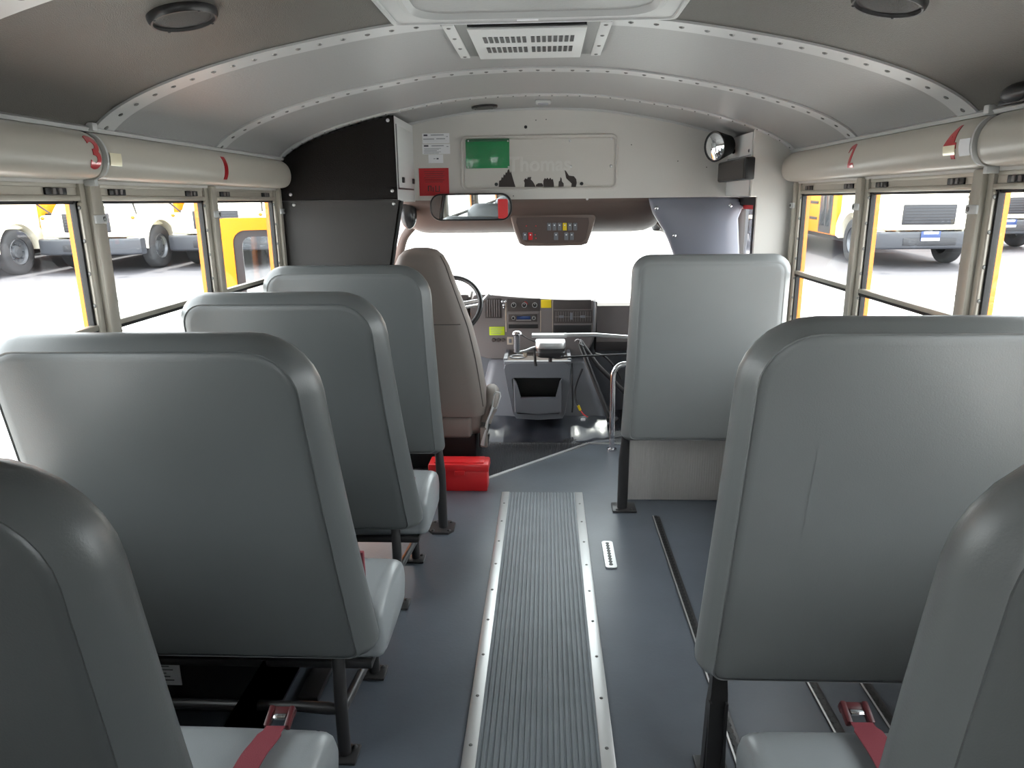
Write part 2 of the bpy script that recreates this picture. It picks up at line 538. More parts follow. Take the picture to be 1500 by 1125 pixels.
def header_cover(sgn, ya, yb, idx, label):
    b = MB().m('headpad'); pr = [(p.x, p.y) for p in bez([(a, c, 0) for a, c in PROF], 3)]
    secs = []
    cz = 1.524
    def sec(y, s, sz):
        return [(sgn * (WX - a * s), y, cz + (z - cz) * sz) for a, z in pr]
    for y, s, sz in ((ya, .55, .62), (ya + .006, .80, .82), (ya + .018, .94, .94), (ya + .04, 1, 1), (yb - .04, 1, 1), (yb - .018, .94, .94), (yb - .006, .80, .82), (yb, .55, .62)):
        secs.append(sec(y, s, sz))
    b.loft(secs)
    return struct(b.build('trim_%d' % idx, sharp=50), label, 'header cover')


header_cover(-1, REAR_Y, 1.885, 31, 'smooth grey header cover above the rear left windows')
header_cover(-1, 1.880, 3.285, 32, 'smooth grey header cover above the front left windows')
header_cover(1, REAR_Y, 1.845, 33, 'smooth grey header cover above the rear right windows')
header_cover(1, 1.840, 3.30, 34, 'smooth grey header cover above the front right windows')
for sgn, idx, side in ((-1, 35, 'left'), (1, 36, 'right')):
    b = MB().m('rib')
    lo, hi = sorted((sgn * (WX - .042), sgn * (WX + .01)))
    b.prism([(sgn * (WX + .01), 1.584), (sgn * (WX - .030), 1.584), (sgn * (WX - .036), 1.592), (sgn * (WX - .020), 1.602), (sgn * (WX + .01), 1.604)], 'y', REAR_Y, 3.29)
    struct(b.build('trim_%d' % idx), 'pale metal rail above the %s header covers' % side, 'rail')
    # end strap at the joint between the two covers
    yj = 1.883 if sgn < 0 else 1.843
    b = MB().m('rib')
    pr = [(p.x, p.y) for p in bez([(a, c, 0) for a, c in PROF], 3)]
    rr_ = [(a + .003, z) for a, z in pr]
    b.loft([[(sgn * (WX - a * 1.0 - .0015), y, z) for a, z in pr] + [(sgn * (WX - a * .9 + .004), y, z) for a, z in pr[::-1]] for y in (yj - .004, yj + .004)])
    lo, hi = sorted((sgn * (WX - .045), sgn * (WX - .02)))
    b.box((lo, yj - .004, 1.585), (hi, yj + .018, 1.605), .002)
    lo, hi = sorted((sgn * (WX - .03), sgn * (WX - .0)))
    b.box((lo, yj - .006, 1.449), (hi, yj + .010, 1.466), .002)
    struct(b.build('trim_%d' % (idx + 2)), 'thin metal strap over the joint of the %s header covers' % side, 'strap')

# rear wall with emergency door window, behind the camera
b = MB().m('wall')
lowp = [(-1.2, 0), (1.2, 0), (1.2, .8), (-1.2, .8)]
b.box((-1.2, REAR_Y - .06, -.05), (1.2, REAR_Y, .80))
b.box((-1.2, REAR_Y - .06, .80), (-1.0, REAR_Y, 1.45)); b.box((1.0, REAR_Y - .06, .80), (1.2, REAR_Y, 1.45))
b.box((-1.2, REAR_Y - .06, .80), (-.30, REAR_Y, 1.45)); b.box((.30, REAR_Y - .06, .80), (1.2, REAR_Y, 1.45))
b.box((-1.2, REAR_Y - .06, 1.45), (1.2, REAR_Y, 1.95))
struct(b.build('wall_rear'), 'rear bus wall', 'wall')
b = MB().m('glass')
for x0, x1 in ((-.30, .30),):
    b.box((x0, REAR_Y - .035, .80), (x1, REAR_Y - .03, 1.45))
struct(b.build('window_9'), 'glass of the rear windows', 'window')

# front bulkhead above the windscreen
b = MB().m('wall')
top = [(x, z + .01) for x, z in ap if abs(x) <= 1.1]
b.prism([(-1.1, 1.405), (1.1, 1.405)] + top[::-1], 'y', FRONT_Y, FRONT_Y + .04)
b.m('rib')
inner = [(x, z - .010) for x, z in ap if abs(x) < 1.0]; outer = [(x, z + .0) for x, z in ap if abs(x) < 1.0]
b.loft([[(x, y, z) for x, z in inner + outer[::-1]] for y in (FRONT_Y - .012, FRONT_Y + .002)])
b.m('black')
b.dome(P(770, 186, y=FRONT_Y), (0, -1, 0), .008, .003)
for px, py in ((785, 176), (800, 175), (752, 287), (900, 247), (925, 212), (993, 236), (1035, 245)):
    b.dome(P(px, py, y=FRONT_Y), (0, -1, 0), .0028, .001, 6, 2)
struct(b.build('wall_front'), 'pale grey front bulkhead above the windscreen', 'wall')

# ------------------------------------------------------------------ aisle runner
run = thing('aisle_runner', 'ribbed grey rubber runner with metal edge strips down the centre aisle', 'floor runner', (.0375, .8, 0))
b = MB().m('runner')
x0, x1 = -.128, .203
pts = []
n = 21; wv = (x1 - x0) / n
prof = [(x0, .0005)]
for k in range(n):
    a = x0 + k * wv
    prof += [(a + wv * .08, .003), (a + wv * .20, .0065), (a + wv * .68, .0065), (a + wv * .80, .003), (a + wv * .98, .0025)]
prof += [(x1, .0005)]
b.prism(prof, 'y', REAR_Y + .01, 3.29)
b.build('rubber_mat', run, sharp=25)
for xa, xb_ in ((-.160, -.122), (.197, .236)):
    b = MB().m('alu'); b.box((xa, REAR_Y + .01, 0.0), (xb_, 3.292, .0085), .003)
    b.m('rivet')
    y = 3.15
    while y > .9:
        b.dome(((xa + xb_) / 2, y, .0085), (0, 0, 1), .0055, .0025, 8, 2); y -= .195
    b.build('edge_strip', run)

# ------------------------------------------------------------------ seats


def seat_back_mesh(x0, x1, z0, z1, ybot, lean, rt=(.10, .10), flare=0.0, side=1, th=(.105, .15), rear_inset=.035, key='vinyl'):
    """padded back, rear face towards -y; flare widens the aisle edge at the bottom; side=+1 aisle at x1, -1 aisle at x0"""
    b = MB().m(key)
    N = 7

    def outline(ins):
        rb = .035
        ra = (max(rb - ins * .4, .006), max(rb - ins * .4, .006), max(rt[1] - ins, .02), max(rt[0] - ins, .02))
        o = rrect(x0 + ins, x1 - ins, z0 + ins * .55, z1 - ins, ra, N)
        # densify straight sides
        out = []
        m = len(o)
        for i in range(m):
            a = o[i]; c = o[(i + 1) % m]
            out.append(a)
            d = math.hypot(a[0] - c[0], a[1] - c[1])
            if d > .12:
                k = 8
                out += [(a[0] + (c[0] - a[0]) * j / k, a[1] + (c[1] - a[1]) * j / k) for j in range(1, k)]
        return out

    def warp(p, d):
        t = (p[1] - z0) / (z1 - z0)
        thick = th[1] + (th[0] - th[1]) * t
        w = 0.0
        if flare:
            f = flare * (1 - t) ** 1.5
            if side > 0: w = f * max(0, (p[0] - (x0 + x1) / 2) / ((x1 - x0) / 2))
            else: w = -f * max(0, ((x0 + x1) / 2 - p[0]) / ((x1 - x0) / 2))
        y = ybot - lean * t - .02 * (max(0, t - .55) ** 2) + d * thick
        return (p[0] + w, y, p[1])
    steps = [(.16, -.012), (.10, -.010), (rear_inset + .02, -.004), (rear_inset + .004, .0), (rear_inset, .03), (rear_inset - .004, .012), (.022, .10), (.009, .24), (.002, .40), (0, .55), (.004, .72), (.018, .86), (.042, .96), (.09, 1.0), (.17, 1.02)]
    rings = []
    for ins, d in steps:
        rings.append([warp(p, d) for p in outline(ins)])
    b.loft(rings)
    return b


def cushion_mesh(x0, x1, y0, y1, ztop, zbot):
    """bench cushion, front at y1; top slopes a little and rolls over the front"""
    b = MB().m('cushion')
    prof = [(y0, zbot + .03), (y0 + .02, zbot), (y1 - .05, zbot + .005), (y1 - .015, zbot + .03), (y1, zbot + .075), (y1 - .004, ztop - .055), (y1 - .022, ztop - .02), (y1 - .06, ztop - .002), (y1 - .12, ztop + .008), (y0 + .12, ztop + .008), (y0 + .04, ztop - .004), (y0, ztop - .04)]
    P2 = [(p.x, p.y) for p in bez([(a, c, 0) for a, c in prof + [prof[0]]], 4)][:-1]
    cy = (y0 + y1) / 2; cz = (ztop + zbot) / 2

    def sec(x, s, dz=0):
        sy = 1 - (1 - s) * .5
        return [(x, cy + (a - cy) * sy, cz + (c - cz) * s + dz) for a, c in P2]
    w = x1 - x0
    secs = []
    for x, s in ((x0, .80), (x0 + .006, .90), (x0 + .018, .965), (x0 + .030, .985), (x0 + .034, .972), (x0 + .040, .988), (x0 + .08, 1.0), (x0 + w * .35, 1.02), (x0 + w * .65, 1.02), (x1 - .08, 1.0), (x1 - .040, .988), (x1 - .034, .972), (x1 - .030, .985), (x1 - .018, .965), (x1 - .006, .90), (x1, .80)):
        secs.append(sec(x, s))
    b.loft(secs)
    return b


def belt(root, x, yfront, ztop, ylen, w=.046, tilt=0.0):
    """seat belt lying over the cushion, buckle hanging at its front end"""
    b = MB().m('belt')
    path = bez([(x + tilt, yfront - ylen, ztop + .016), (x + tilt * .55, yfront - ylen * .55, ztop + .026), (x + tilt * .2, yfront - .09, ztop + .020), (x, yfront - .035, ztop + .010)], 5)
    L = [Vector((p.x - w / 2 * (1 if i < len(path) - 3 else .8), p.y, p.z)) for i, p in enumerate(path)]
    R_ = [Vector((p.x + w / 2 * (1 if i < len(path) - 3 else .8), p.y, p.z)) for i, p in enumerate(path)]
    b.loft([[l, r, r + Vector((0, 0, .003)), l + Vector((0, 0, .003))] for l, r in zip(L, R_)])
    wb = b.build('seat_belt', root); wb['label'] = 'maroon webbing seat belt'
    b = MB().m('beltdark')
    rot = Matrix.Rotation(.35, 3, 'X')
    c = Vector((x, yfront - .012, ztop + .012))
    b.box(c + Vector((-.026, -.022, -.007)), c + Vector((-.015, .022, .010)), .003, rot); b.box(c + Vector((.015, -.022, -.007)), c + Vector((.026, .022, .010)), .003, rot)
    b.box(c + Vector((-.026, .008, -.007)), c + Vector((.026, .024, .010)), .003, rot)
    b.m('chrome'); b.box(c + Vector((-.012, -.006, .001)), c + Vector((.012, .004, .007)), .001, rot)
    b.build('belt_buckle', wb)


def left_seat(y, label, belts, mid=None, x0=-1.1385, x1=-.415, flare=.045, back=0.0, lean=.085, z1=1.130):
    """y: rear face bottom of the backrest"""
    r = thing('bench_seat', label, 'bus seat', (-.76, y + .2, 0), 'grey bench seats along the left side')
    bk = seat_back_mesh(x0, x1, .285, z1, y + .01 + back, lean, (.10, .135), flare, 1).build('backrest', r, sharp=60)
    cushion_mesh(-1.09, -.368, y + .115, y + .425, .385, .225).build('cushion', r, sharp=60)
    b = MB().m('frame')
    b.box((-1.09, y + .1, .205), (-.40, y + .40, .228), .006)
    b.build('seat_frame', r)
    # legs on the aisle side
    for yy, top in ((y + .025, .30), (y + .36, .24)):
        b = MB().m('frame')
        b.tube(bez([(-.475, yy + (.035 if yy < y + .1 else -.02), top), (-.468, yy + .012, top - .07), (-.466, yy, .14), (-.466, yy, .012)], 5), .0165, 14)
        lg = b.build('leg', r)
        b = MB().m('frame'); b.box((-.51, yy - .034, 0), (-.43, yy + .034, .010), .004); b.dome((-.445, yy + .02, .01), (0, 0, 1), .008, .006); b.dome((-.495, yy - .02, .01), (0, 0, 1), .008, .006)
        b.build('foot_plate', lg)
    b = MB().m('frame'); b.cyl((-.466, y + .025, .135), (-.466, y + .36, .085), .013); b.build('brace', r)
    b = MB().m('frame'); b.tube([(-1.10, y + .03, .145), (-.58, y + .03, .145), (-.50, y + .028, .142), (-.47, y + .026, .14)], [.0135, .0135, .016, .012], 12); b.build('crossbar', r)
    b = MB().m('frame'); b.box((-1.135, y + .08, .20), (-1.085, y + .40, .24), .006); b.build('wall_bracket', r)
    if mid:
        b = MB().m('belt'); b.box((-.432, y + .118, .40), (-.408, y + .132, mid), .003); hb = b.build('seat_belt', r); hb['label'] = 'end of a maroon belt beside the backrest'
    for (bx_, tl) in belts:
        belt(r, bx_, y + .405, .388, .26, tilt=tl)
    return r


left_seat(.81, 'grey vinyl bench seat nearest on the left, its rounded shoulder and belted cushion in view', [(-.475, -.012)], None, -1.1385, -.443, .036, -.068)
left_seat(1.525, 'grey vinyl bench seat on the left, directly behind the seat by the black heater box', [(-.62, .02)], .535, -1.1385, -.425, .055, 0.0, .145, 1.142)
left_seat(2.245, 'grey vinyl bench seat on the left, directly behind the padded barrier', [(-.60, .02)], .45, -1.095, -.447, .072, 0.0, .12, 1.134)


def right_seat(y, label, belts, folded=False, x0=.432, back=0.0, flare=.015, z1=1.183):
    r = thing('bench_seat', label, 'bus seat', (.77, y + .2, 0), 'grey bench seats along the right side')
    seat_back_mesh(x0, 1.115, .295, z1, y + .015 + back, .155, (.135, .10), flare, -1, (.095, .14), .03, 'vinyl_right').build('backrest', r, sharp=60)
    if folded:
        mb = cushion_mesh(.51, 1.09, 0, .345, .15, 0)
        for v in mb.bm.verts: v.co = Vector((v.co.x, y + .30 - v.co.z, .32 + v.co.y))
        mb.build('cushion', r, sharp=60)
        b = MB().m('frame'); b.box((.50, y + .1, .29), (1.09, y + .30, .31), .006); b.build('seat_frame', r)
    else:
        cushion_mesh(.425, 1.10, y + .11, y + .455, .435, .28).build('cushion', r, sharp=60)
        b = MB().m('frame'); b.box((.46, y + .1, .25), (1.09, y + .44, .272), .006); b.build('seat_frame', r)
    b = MB().m('frame')
    b.loft([[(xa, yy, z) for xa, yy in ((xl, y + .055), (xl + w, y + .055), (xl + w, y + .085), (xl, y + .085))] for xl, w, z in ((.447, .055, .008), (.452, .046, .20), (.456, .040, .24), (.458, .030, .33), (.46, .03, .42))])
    b.box((.452, y + .045, .01), (.458, y + .060, .22)); b.box((.490, y + .045, .01), (.496, y + .060, .22))
    lg = b.build('leg', r)
    b = MB().m('frame'); b.box((.435, y + .02, 0), (.515, y + .12, .01), .004); b.build('foot_plate', lg)
    if not folded:
        b = MB().m('frame'); b.tube(bez([(.70, y + .40, .27), (.70, y + .405, .14), (.70, y + .41, .012)], 5), .0165, 14); lg = b.build('leg', r)
        b = MB().m('frame'); b.box((.665, y + .38, 0), (.735, y + .44, .01), .004); b.build('foot_plate', lg)
    b = MB().m('frame'); b.box((1.085, y + .08, .22), (1.135, y + .42, .26), .006); b.build('wall_bracket', r)
    for bx_, tl in belts:
        belt(r, bx_, y + .455, .438, .30, w=.05, tilt=tl)
    return r


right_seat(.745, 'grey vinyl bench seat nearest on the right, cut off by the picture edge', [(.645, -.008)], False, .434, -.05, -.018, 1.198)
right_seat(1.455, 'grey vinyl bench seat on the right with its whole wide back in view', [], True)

# ------------------------------------------------------------------ barriers
r = thing('barrier', 'grey padded barrier on a bolted black post behind the driver seat', 'barrier', (-.76, 2.88, 0))
seat_back_mesh(-1.105, -.412, .345, 1.153, 2.86, .0, (.10, .125), .035, 1, (.085, .115)).build('backrest', r, sharp=60)
b = MB().m('frame'); b.tube([(-.41, 2.905, .42), (-.402, 2.90, .33), (-.398, 2.895, .27), (-.396, 2.895, .008)], [.016, .018, .021, .021], 14); lg = b.build('post', r)
b = MB().m('frame'); b.prism([(-.455, 2.86), (-.435, 2.83), (-.365, 2.83), (-.345, 2.86), (-.345, 2.93), (-.37, 2.955), (-.43, 2.955), (-.455, 2.93)], 'z', 0, .01)
for x, y in ((-.435, 2.85), (-.365, 2.85), (-.365, 2.935), (-.435, 2.935)): b.dome((x, y, .01), (0, 0, 1), .008, .006)
b.build('foot_plate', lg)
b = MB().m('frame'); b.box((-1.135, 2.87, .40), (-1.09, 2.93, .80), .005); b.build('wall_bracket', r)

r = thing('barrier', 'grey padded barrier above a ribbed pale kick panel beside the chrome grab rail', 'barrier', (.74, 3.1, 0))
seat_back_mesh(.422, 1.085, .345, 1.172, 3.05, .0, (.075, .075), .028, -1, (.08, .11), .035, 'vinyl_right').build('backrest', r, sharp=60)
b = MB().m('frame'); b.tube([(.425, 3.10, .42), (.418, 3.11, .33), (.414, 3.115, .25), (.412, 3.115, .006)], [.017, .02, .024, .024], 14); lg = b.build('post', r)
b = MB().m('frame'); b.box((.365, 3.07, 0), (.475, 3.17, .009), .003); b.dome((.385, 3.085, .009), (0, 0, 1), .007, .006); b.dome((.455, 3.085, .009), (0, 0, 1), .007, .006); b.build('foot_plate', lg)
b = MB().m('kick'); b.box((.437, 3.215, .003), (1.135, 3.235, .40), .002); kp = b.build('kick_panel', r); kp['label'] = 'ribbed pale grey kick panel'
b = MB().m('frame'); b.box((1.08, 3.06, .40), (1.135, 3.12, .80), .005); b.build('wall_bracket', r)

# ------------------------------------------------------------------ floor hardware


def track(name, x, y0, y1, label, w=.032):
    r = thing(name, label, 'seat track', (x, (y0 + y1) / 2, 0), 'metal seat tracks in the right floor')
    b = MB().m('frame'); b.box((x - w / 2, y0, 0), (x + w / 2, y1, .006), .002); b.build('rail', r)
    b = MB().m('black'); y = y0 + .02
    while y < y1 - .01:
        b.cyl((x, y, .0055), (x, y, .0072), .0085, seg=10)
        b.box((x - .004, y, .0055), (x + .004, min(y + .024, y1), .0070)); y += .024
    b.m('alu')
    b.box((x - w / 2 + .001, y0, .0055), (x - w / 2 + .006, y1, .0074)); b.build('slot', r)
    return r


track('seat_track', .555, .95, 3.03, 'long dark slotted seat track in the right floor, nearest the aisle')
track('seat_track', .845, .95, 3.0, 'dark slotted seat track in the right floor, half way to the wall')
track('seat_track', 1.0, .95, 3.0, 'dark slotted seat track in the right floor, nearest the wall')
r = thing('anchor_plate', 'short perforated metal floor plate right of the aisle runner', 'floor plate', (.313, 2.665, 0))
b = MB().m('alu'); b.prism(rrect(.291, .336, 2.55, 2.775, .012, 4), 'z', 0, .006); b.build('plate', r)
b = MB().m('black')
for k in range(9): b.cyl((.3135, 2.575 + k * .0225, .0055), (.3135, 2.575 + k * .0225, .0068), .0085, seg=10)
b.box((.309, 2.575, .0055), (.318, 2.757, .0065)); b.build('slot', r)

# heater under the left seats
r = thing('heater', 'black heater box with a grille on the floor under the left seats', 'heater', (-.89, 1.83, 0))
b = MB().m('grime'); b.box((-1.12, 1.70, .0), (-.70, 2.06, .20), .008); b.build('casing', r)
b = MB().m('frame'); b.box((-.70, 1.72, .03), (-.690, 2.04, .185), .002)
b.m('alu')
for k in range(9): b.box((-.692, 1.73 + k * .034, .045), (-.684, 1 * .034, .225))
for k in range(4): b.box((-.691, 1.73, .055 + k * .032), (-.685, 2.03, .059 + k * .032))
b.build('grille', r)
b = MB().m('paper'); b.box((-1.06, 1.698, .09), (-.965, 1.7005, .215))
b.m('ink'); b.box((-1.055, 1.6972, .205), (-1.04, 1.698, .212))
for k in range(9): b.box((-1.04, 1.6972, .105 + k * .011), (-.985 - .01 * (k % 3), 1.698, .1075 + k * .011))
b.build('data_label', r)
b = MB().m('frame'); b.box((-.66, 1.75, 0), (-.60, 2.05, .018), .003); b.dome((-.62, 1.95, .018), (0, 0, 1), .009, .006); b.build('floor_bracket', r)

# red toolbox
r = thing('toolbox', 'red plastic box on the floor at the front end of the aisle', 'box', (-.36, 3.37, 0))
b = MB().m('red'); b.box((-.52, 3.318, -.004), (-.234, 3.43, .10), .006); b.build('body', r)
b = MB().m('red'); b.box((-.527, 3.311, .098), (-.226, 3.436, .14), .009); b.box((-.50, 3.33, .138), (-.25, 3.42, .146), .006); b.build('lid', r)
b = MB().m('red'); b.box((-.395, 3.303, .085), (-.345, 3.313, .108), .003); b.build('latch', r)

# trim line on the floor edge
b = MB().m('alu')
for a, c in (((-.305, 3.43), (.306, 4.05)), ((.306, 4.05), (.66, 4.04))):
    a = Vector((*a, 0)); c = Vector((*c, 0)); d = (c - a).normalized(); nrm = Vector((-d.y, d.x, 0)) * .011
    b.prism([(a - nrm)[:2], (c - nrm)[:2], (c + nrm)[:2], (a + nrm)[:2]], 'z', -.02, .001)
struct(b.build('trim_41'), 'angled metal nosing along the edge of the cab floor', 'nosing')

b = MB().m('matblack')
NX = 34
rows = []
for y, z in ((4.12, -.0195), (4.18, -.016), (4.24, -.004), (4.29, .012), (4.33, .028), (4.37, .044), (4.41, .058)):
    row = []
    for k in range(NX + 1):
        x = -.36 + .80 * k / NX
        w_ = min(1, max(0, (y - 4.12) / .08)) * min(1, max(0, (4.42 - y) / .05))
        row.append((x, y + .012 * w_ * math.sin(x * 17 + 1), z + w_ * (.007 * math.sin(x * 31 + y * 22) + .006 * math.sin(x * 13 - y * 40) + .004 * math.sin(x * 57))))
    rows.append(row + [(p[0], p[1] + .004, p[2] - .012) for p in row[::-1]])
b.loft(rows)
tag(b.build('floor_mat', sharp=80), 'wrinkled glossy black rubber mat at the foot of the console', 'mat')

# chrome grab rail
r = thing('grab_rail', 'bent chrome grab rail standing in front of the right barrier', 'grab rail', (.44, 3.94, -.004))
b = MB().m('chrome')
b.tube([(.437, 3.94, 0), (.434, 3.94, .42)] + [(.434 + .065 * (1 - math.cos(t)), 3.94, .435 + .07 * math.sin(t)) for t in [PI / 2 * k / 8 for k in range(9)]] + [(.75, 3.94, .505), (1.0, 3.94, .50)], .015, 16)
b.build('rail', r)
b = MB().m('chrome'); b.cyl((.437, 3.94, -.004), (.437, 3.94, .006), .028); b.dome((.418, 3.925, .006), (0, 0, 1), .006, .005); b.build('foot_flange', r)
b = MB().m('chrome'); b.cyl((1.0, 3.94, .50), (1.01, 3.94, .50), .028); b.build('wall_flange', r)

# ------------------------------------------------------------------ overhead cabinet (left) and partition
r = thing('overhead_cabinet', 'tall black padded cabinet with a white side, up in the front left corner', 'cabinet', (-.87, 3.5, 1.415))
FY = 3.285
xs = [-.607 - .005 * i for i in range(0, 105)]
topc = [(x, arch_z(x) - .010 - .005 * abs(math.sin(x * 95))) for x in xs if x > -1.10]
b = MB().m('blackpad')
poly = [(-1.134, 1.410), (-.607, 1.410)] + topc + [(-1.134, 1.58)]
b.prism(poly, 'y', FY, FY + .012)
bp = b.build('rear_panel', r, sharp=50); bp['label'] = 'black padded rear panel with a scalloped top edge'
for x, z in ((-.632, 1.745), (-.628, 1.448), (-1.09, 1.437)):
    b = MB().m('alu'); b.dome((x, FY, z), (0, -1, 0), .008, .005); b.build('screw', bp)
b = MB().m('white')
tp = [(x, arch_z(x) - .016) for x in xs if x > -1.08][::6]
b.prism([(-1.134, 1.400), (-.609, 1.400)] + tp + [(-1.11, 1.60)], 'y', FY + .013, FRONT_Y - .001)
b.build('body', r)
b = MB().m('white'); b.box((-.609, 3.34, 1.462), (-.604, 3.71, 1.73), .002)
b.m('black'); b.box((-.6085, 3.325, 1.455), (-.6065, 3.345, 1.735)); b.box((-.6085, 3.700, 1.455), (-.6065, 3.715, 1.68)); b.box((-.6085, 3.33, 1.455), (-.6065, 3.71, 1.463))
hd = b.build('hatch_door', r)
for y in (3.40, 3.66):
    b = MB().m('black'); b.box((-.605, y, 1.485), (-.596, y + .035, 1.51), .003); b.build('latch', hd)

r = thing('partition_panel', 'brown-black padded panel below the black cabinet, behind the driver door', 'panel', (-.88, 3.3, .45))
b = MB().m('blackpad2')
b.prism([(-1.134, .45), (-.75, .45), (-.672, 1.05), (-.652, 1.15), (-.600, 1.409), (-1.134, 1.409)], 'y', FY + .002, FY + .03)
pp = b.build('panel', r)
b = MB().m('gasket'); b.tube([(-.742, FY + .02, .45), (-.664, FY + .02, 1.05), (-.644, FY + .02, 1.15), (-.592, FY + .02, 1.405)], .009, 10)
b.build('edge_seal', r)
for x, z in ((-1.08, 1.392), (-.625, 1.392)):
    b = MB().m('alu'); b.dome((x, FY + .002, z), (0, -1, 0), .008, .005); b.build('screw', pp)

# ------------------------------------------------------------------ cab shell
b = MB().m('headliner')
prof = [(3.792, 1.432), (3.792, 1.395), (3.84, 1.365), (3.90, 1.325), (4.0, 1.275), (4.12, 1.238), (4.26, 1.218), (4.38, 1.222), (4.44, 1.25), (4.44, 1.432)]
P2 = [(p.x, p.y) for p in bez([(a, c, 0) for a, c in prof], 3)]
def hs(x, s):
    return [(x, 4.44 - (4.44 - a) * (.55 + .45 * s), 1.432 - (1.432 - c) * s) for a, c in P2]
b.loft([hs(-.735, .55), hs(-.728, .75), hs(-.705, .90), hs(-.66, .98), hs(-.60, 1), hs(.55, 1), hs(.62, .97), hs(.67, .88), hs(.70, .70), hs(.715, .5)])
b.m('black')
for px in (783, 821, 877):
    p = P(px, 292, y=3.80); b.dome(p, (0, -1, 0), .006, .004, 8, 2)
b.m('alu'); b.dome(P(860, 291.5, y=3.79), (0, -1, 0), .007, .005, 8, 2)
struct(b.build('trim_42', sharp=50), 'brown-grey headliner over the windscreen', 'headliner')
b = MB().m('headliner'); b.box((-1.12, 3.79, 1.434), (1.12, 4.62, 1.47)); struct(b.build('roof_front'), 'cab roof over the windscreen', 'roof')

b = MB().m('console')
b.box((-1.12, 4.825, -.1), (1.12, 4.88, .755)); b.box((1.08, 3.99, -.35), (1.14, 4.82, .80)); b.box((1.08, 3.99, .80), (1.14, 4.42, 1.434))
b.box((-1.12, 4.66, -.1), (-1.06, 4.82, .80))
struct(b.build('wall_cab'), 'grey lower walls of the driver cab', 'wall')
for sgn, i in ((-1, 43), (1, 44)):
    b = MB().m('headliner'); b.tube(bez([(sgn * .70, 4.40, 1.30), (sgn * .80, 4.42, 1.20), (sgn * .855, 4.46, 1.08), (sgn * .98, 4.62, .92), (sgn * 1.07, 4.82, .80)], 5), .026, 12)
    struct(b.build('trim_%d' % i), 'slim windscreen pillar on the %s' % ('left' if sgn < 0 else 'right'), 'pillar')
b = MB().m('wsglass')
b.loft([[(-.72, 4.43, 1.255), (.72, 4.43, 1.255), (.72, 4.436, 1.258), (-.72, 4.436, 1.258)], [(-.86, 4.50, 1.16), (.86, 4.50, 1.16), (.86, 4.506, 1.163), (-.86, 4.506, 1.163)], [(-1.05, 4.82, .765), (1.05, 4.82, .765), (1.05, 4.826, .768), (-1.05, 4.826, .768)]])
struct(b.build('window_10'), 'wide windscreen, glaring white with daylight', 'window')
b = MB().m('cabmat')
b.box((.66, 4.056, -.36), (1.08, 4.82, -.30)); b.box((.62, 3.76, -.36), (1.08, 4.056, -.30))
struct(b.build('floor_step'), 'entrance step well floor', 'floor')

# right front: return panel, door header box, entrance door
b = MB().m('wall')
tr = [(x, arch_z(x) - .004) for x in (.957, .99, 1.02, 1.05, 1.08, 1.11, 1.135)]
b.prism([(.985, .0), (1.14, .0), (1.14, 1.565)] + tr[::-1] + [(.957, 1.405), (.985, 1.405)], 'y', 3.302, 3.322)
struct(b.build('wall_return'), 'grey wall panel facing the seats beside the entrance door', 'wall')
r = thing('door_header_box', 'white boxed cover above the entrance door, behind the convex mirror', 'box', (1.04, 3.53, 1.41))
b = MB().m('white')
tr = [(x, arch_z(x) - .012) for x in (.953, .99, 1.02, 1.05, 1.08, 1.10)]
b.prism([(.953, 1.408), (1.12, 1.408), (1.12, 1.56)] + tr[::-1], 'y', 3.324, FRONT_Y - .001); b.build('body', r)
b = MB().m('faint'); b.box((.949, 3.33, 1.578), (.954, 3.74, 1.583), .001)
b.m('ink'); b.dome((.951, 3.36, 1.60), (-1, 0, 0), .008, .004); b.build('lid_seam', r)
r = thing('speaker_box', 'black rectangular box fixed above the entrance door window', 'speaker', (.93, 3.5, 1.475))
b = MB().m('black'); b.box((.908, 3.24, 1.475), (.950, 3.74, 1.568), .006); b.build('casing', r)
b = MB().m('speaker'); b.box((.9055, 3.26, 1.482), (.909, 3.73, 1.561), .001); b.build('grille', r)

d = bpy.data.objects.new('door_1', None); COL.objects.link(d); d.location = (1.06, 3.66, 0); WORLD[d.name] = Vector(d.location)
struct(d, 'black framed entrance door with a tall narrow window', 'door')
ya, yb = 3.335, 3.965
b = MB().m('gasket')
b.box((1.03, ya, -.30), (1.085, ya + .03, 1.404)); b.box((1.03, yb - .06, -.30), (1.085, yb, 1.404)); b.box((1.03, ya, 1.365), (1.085, yb, 1.404)); b.box((1.03, ya, -.30), (1.085, yb, .10))
b.box((1.045, 3.535, .1), (1.08, 3.58, 1.365), .004)
b.m('dashdark'); b.box((1.025, 3.80, .10), (1.075, 3.91, 1.345), .004)
b.m('chrome'); b.box((1.036, 3.503, .12), (1.042, 3.508, 1.35))
b.m('red'); b.box((1.05, 3.58, 1.345), (1.075, 3.80, 1.366))
b.build('door_frame', d)
b = MB().m('glass'); b.box((1.062, ya + .03, .10), (1.067, 3.535, 1.365)); b.box((1.062, 3.58, .10), (1.067, 3.80, 1.365)); b.build('door_pane', d)

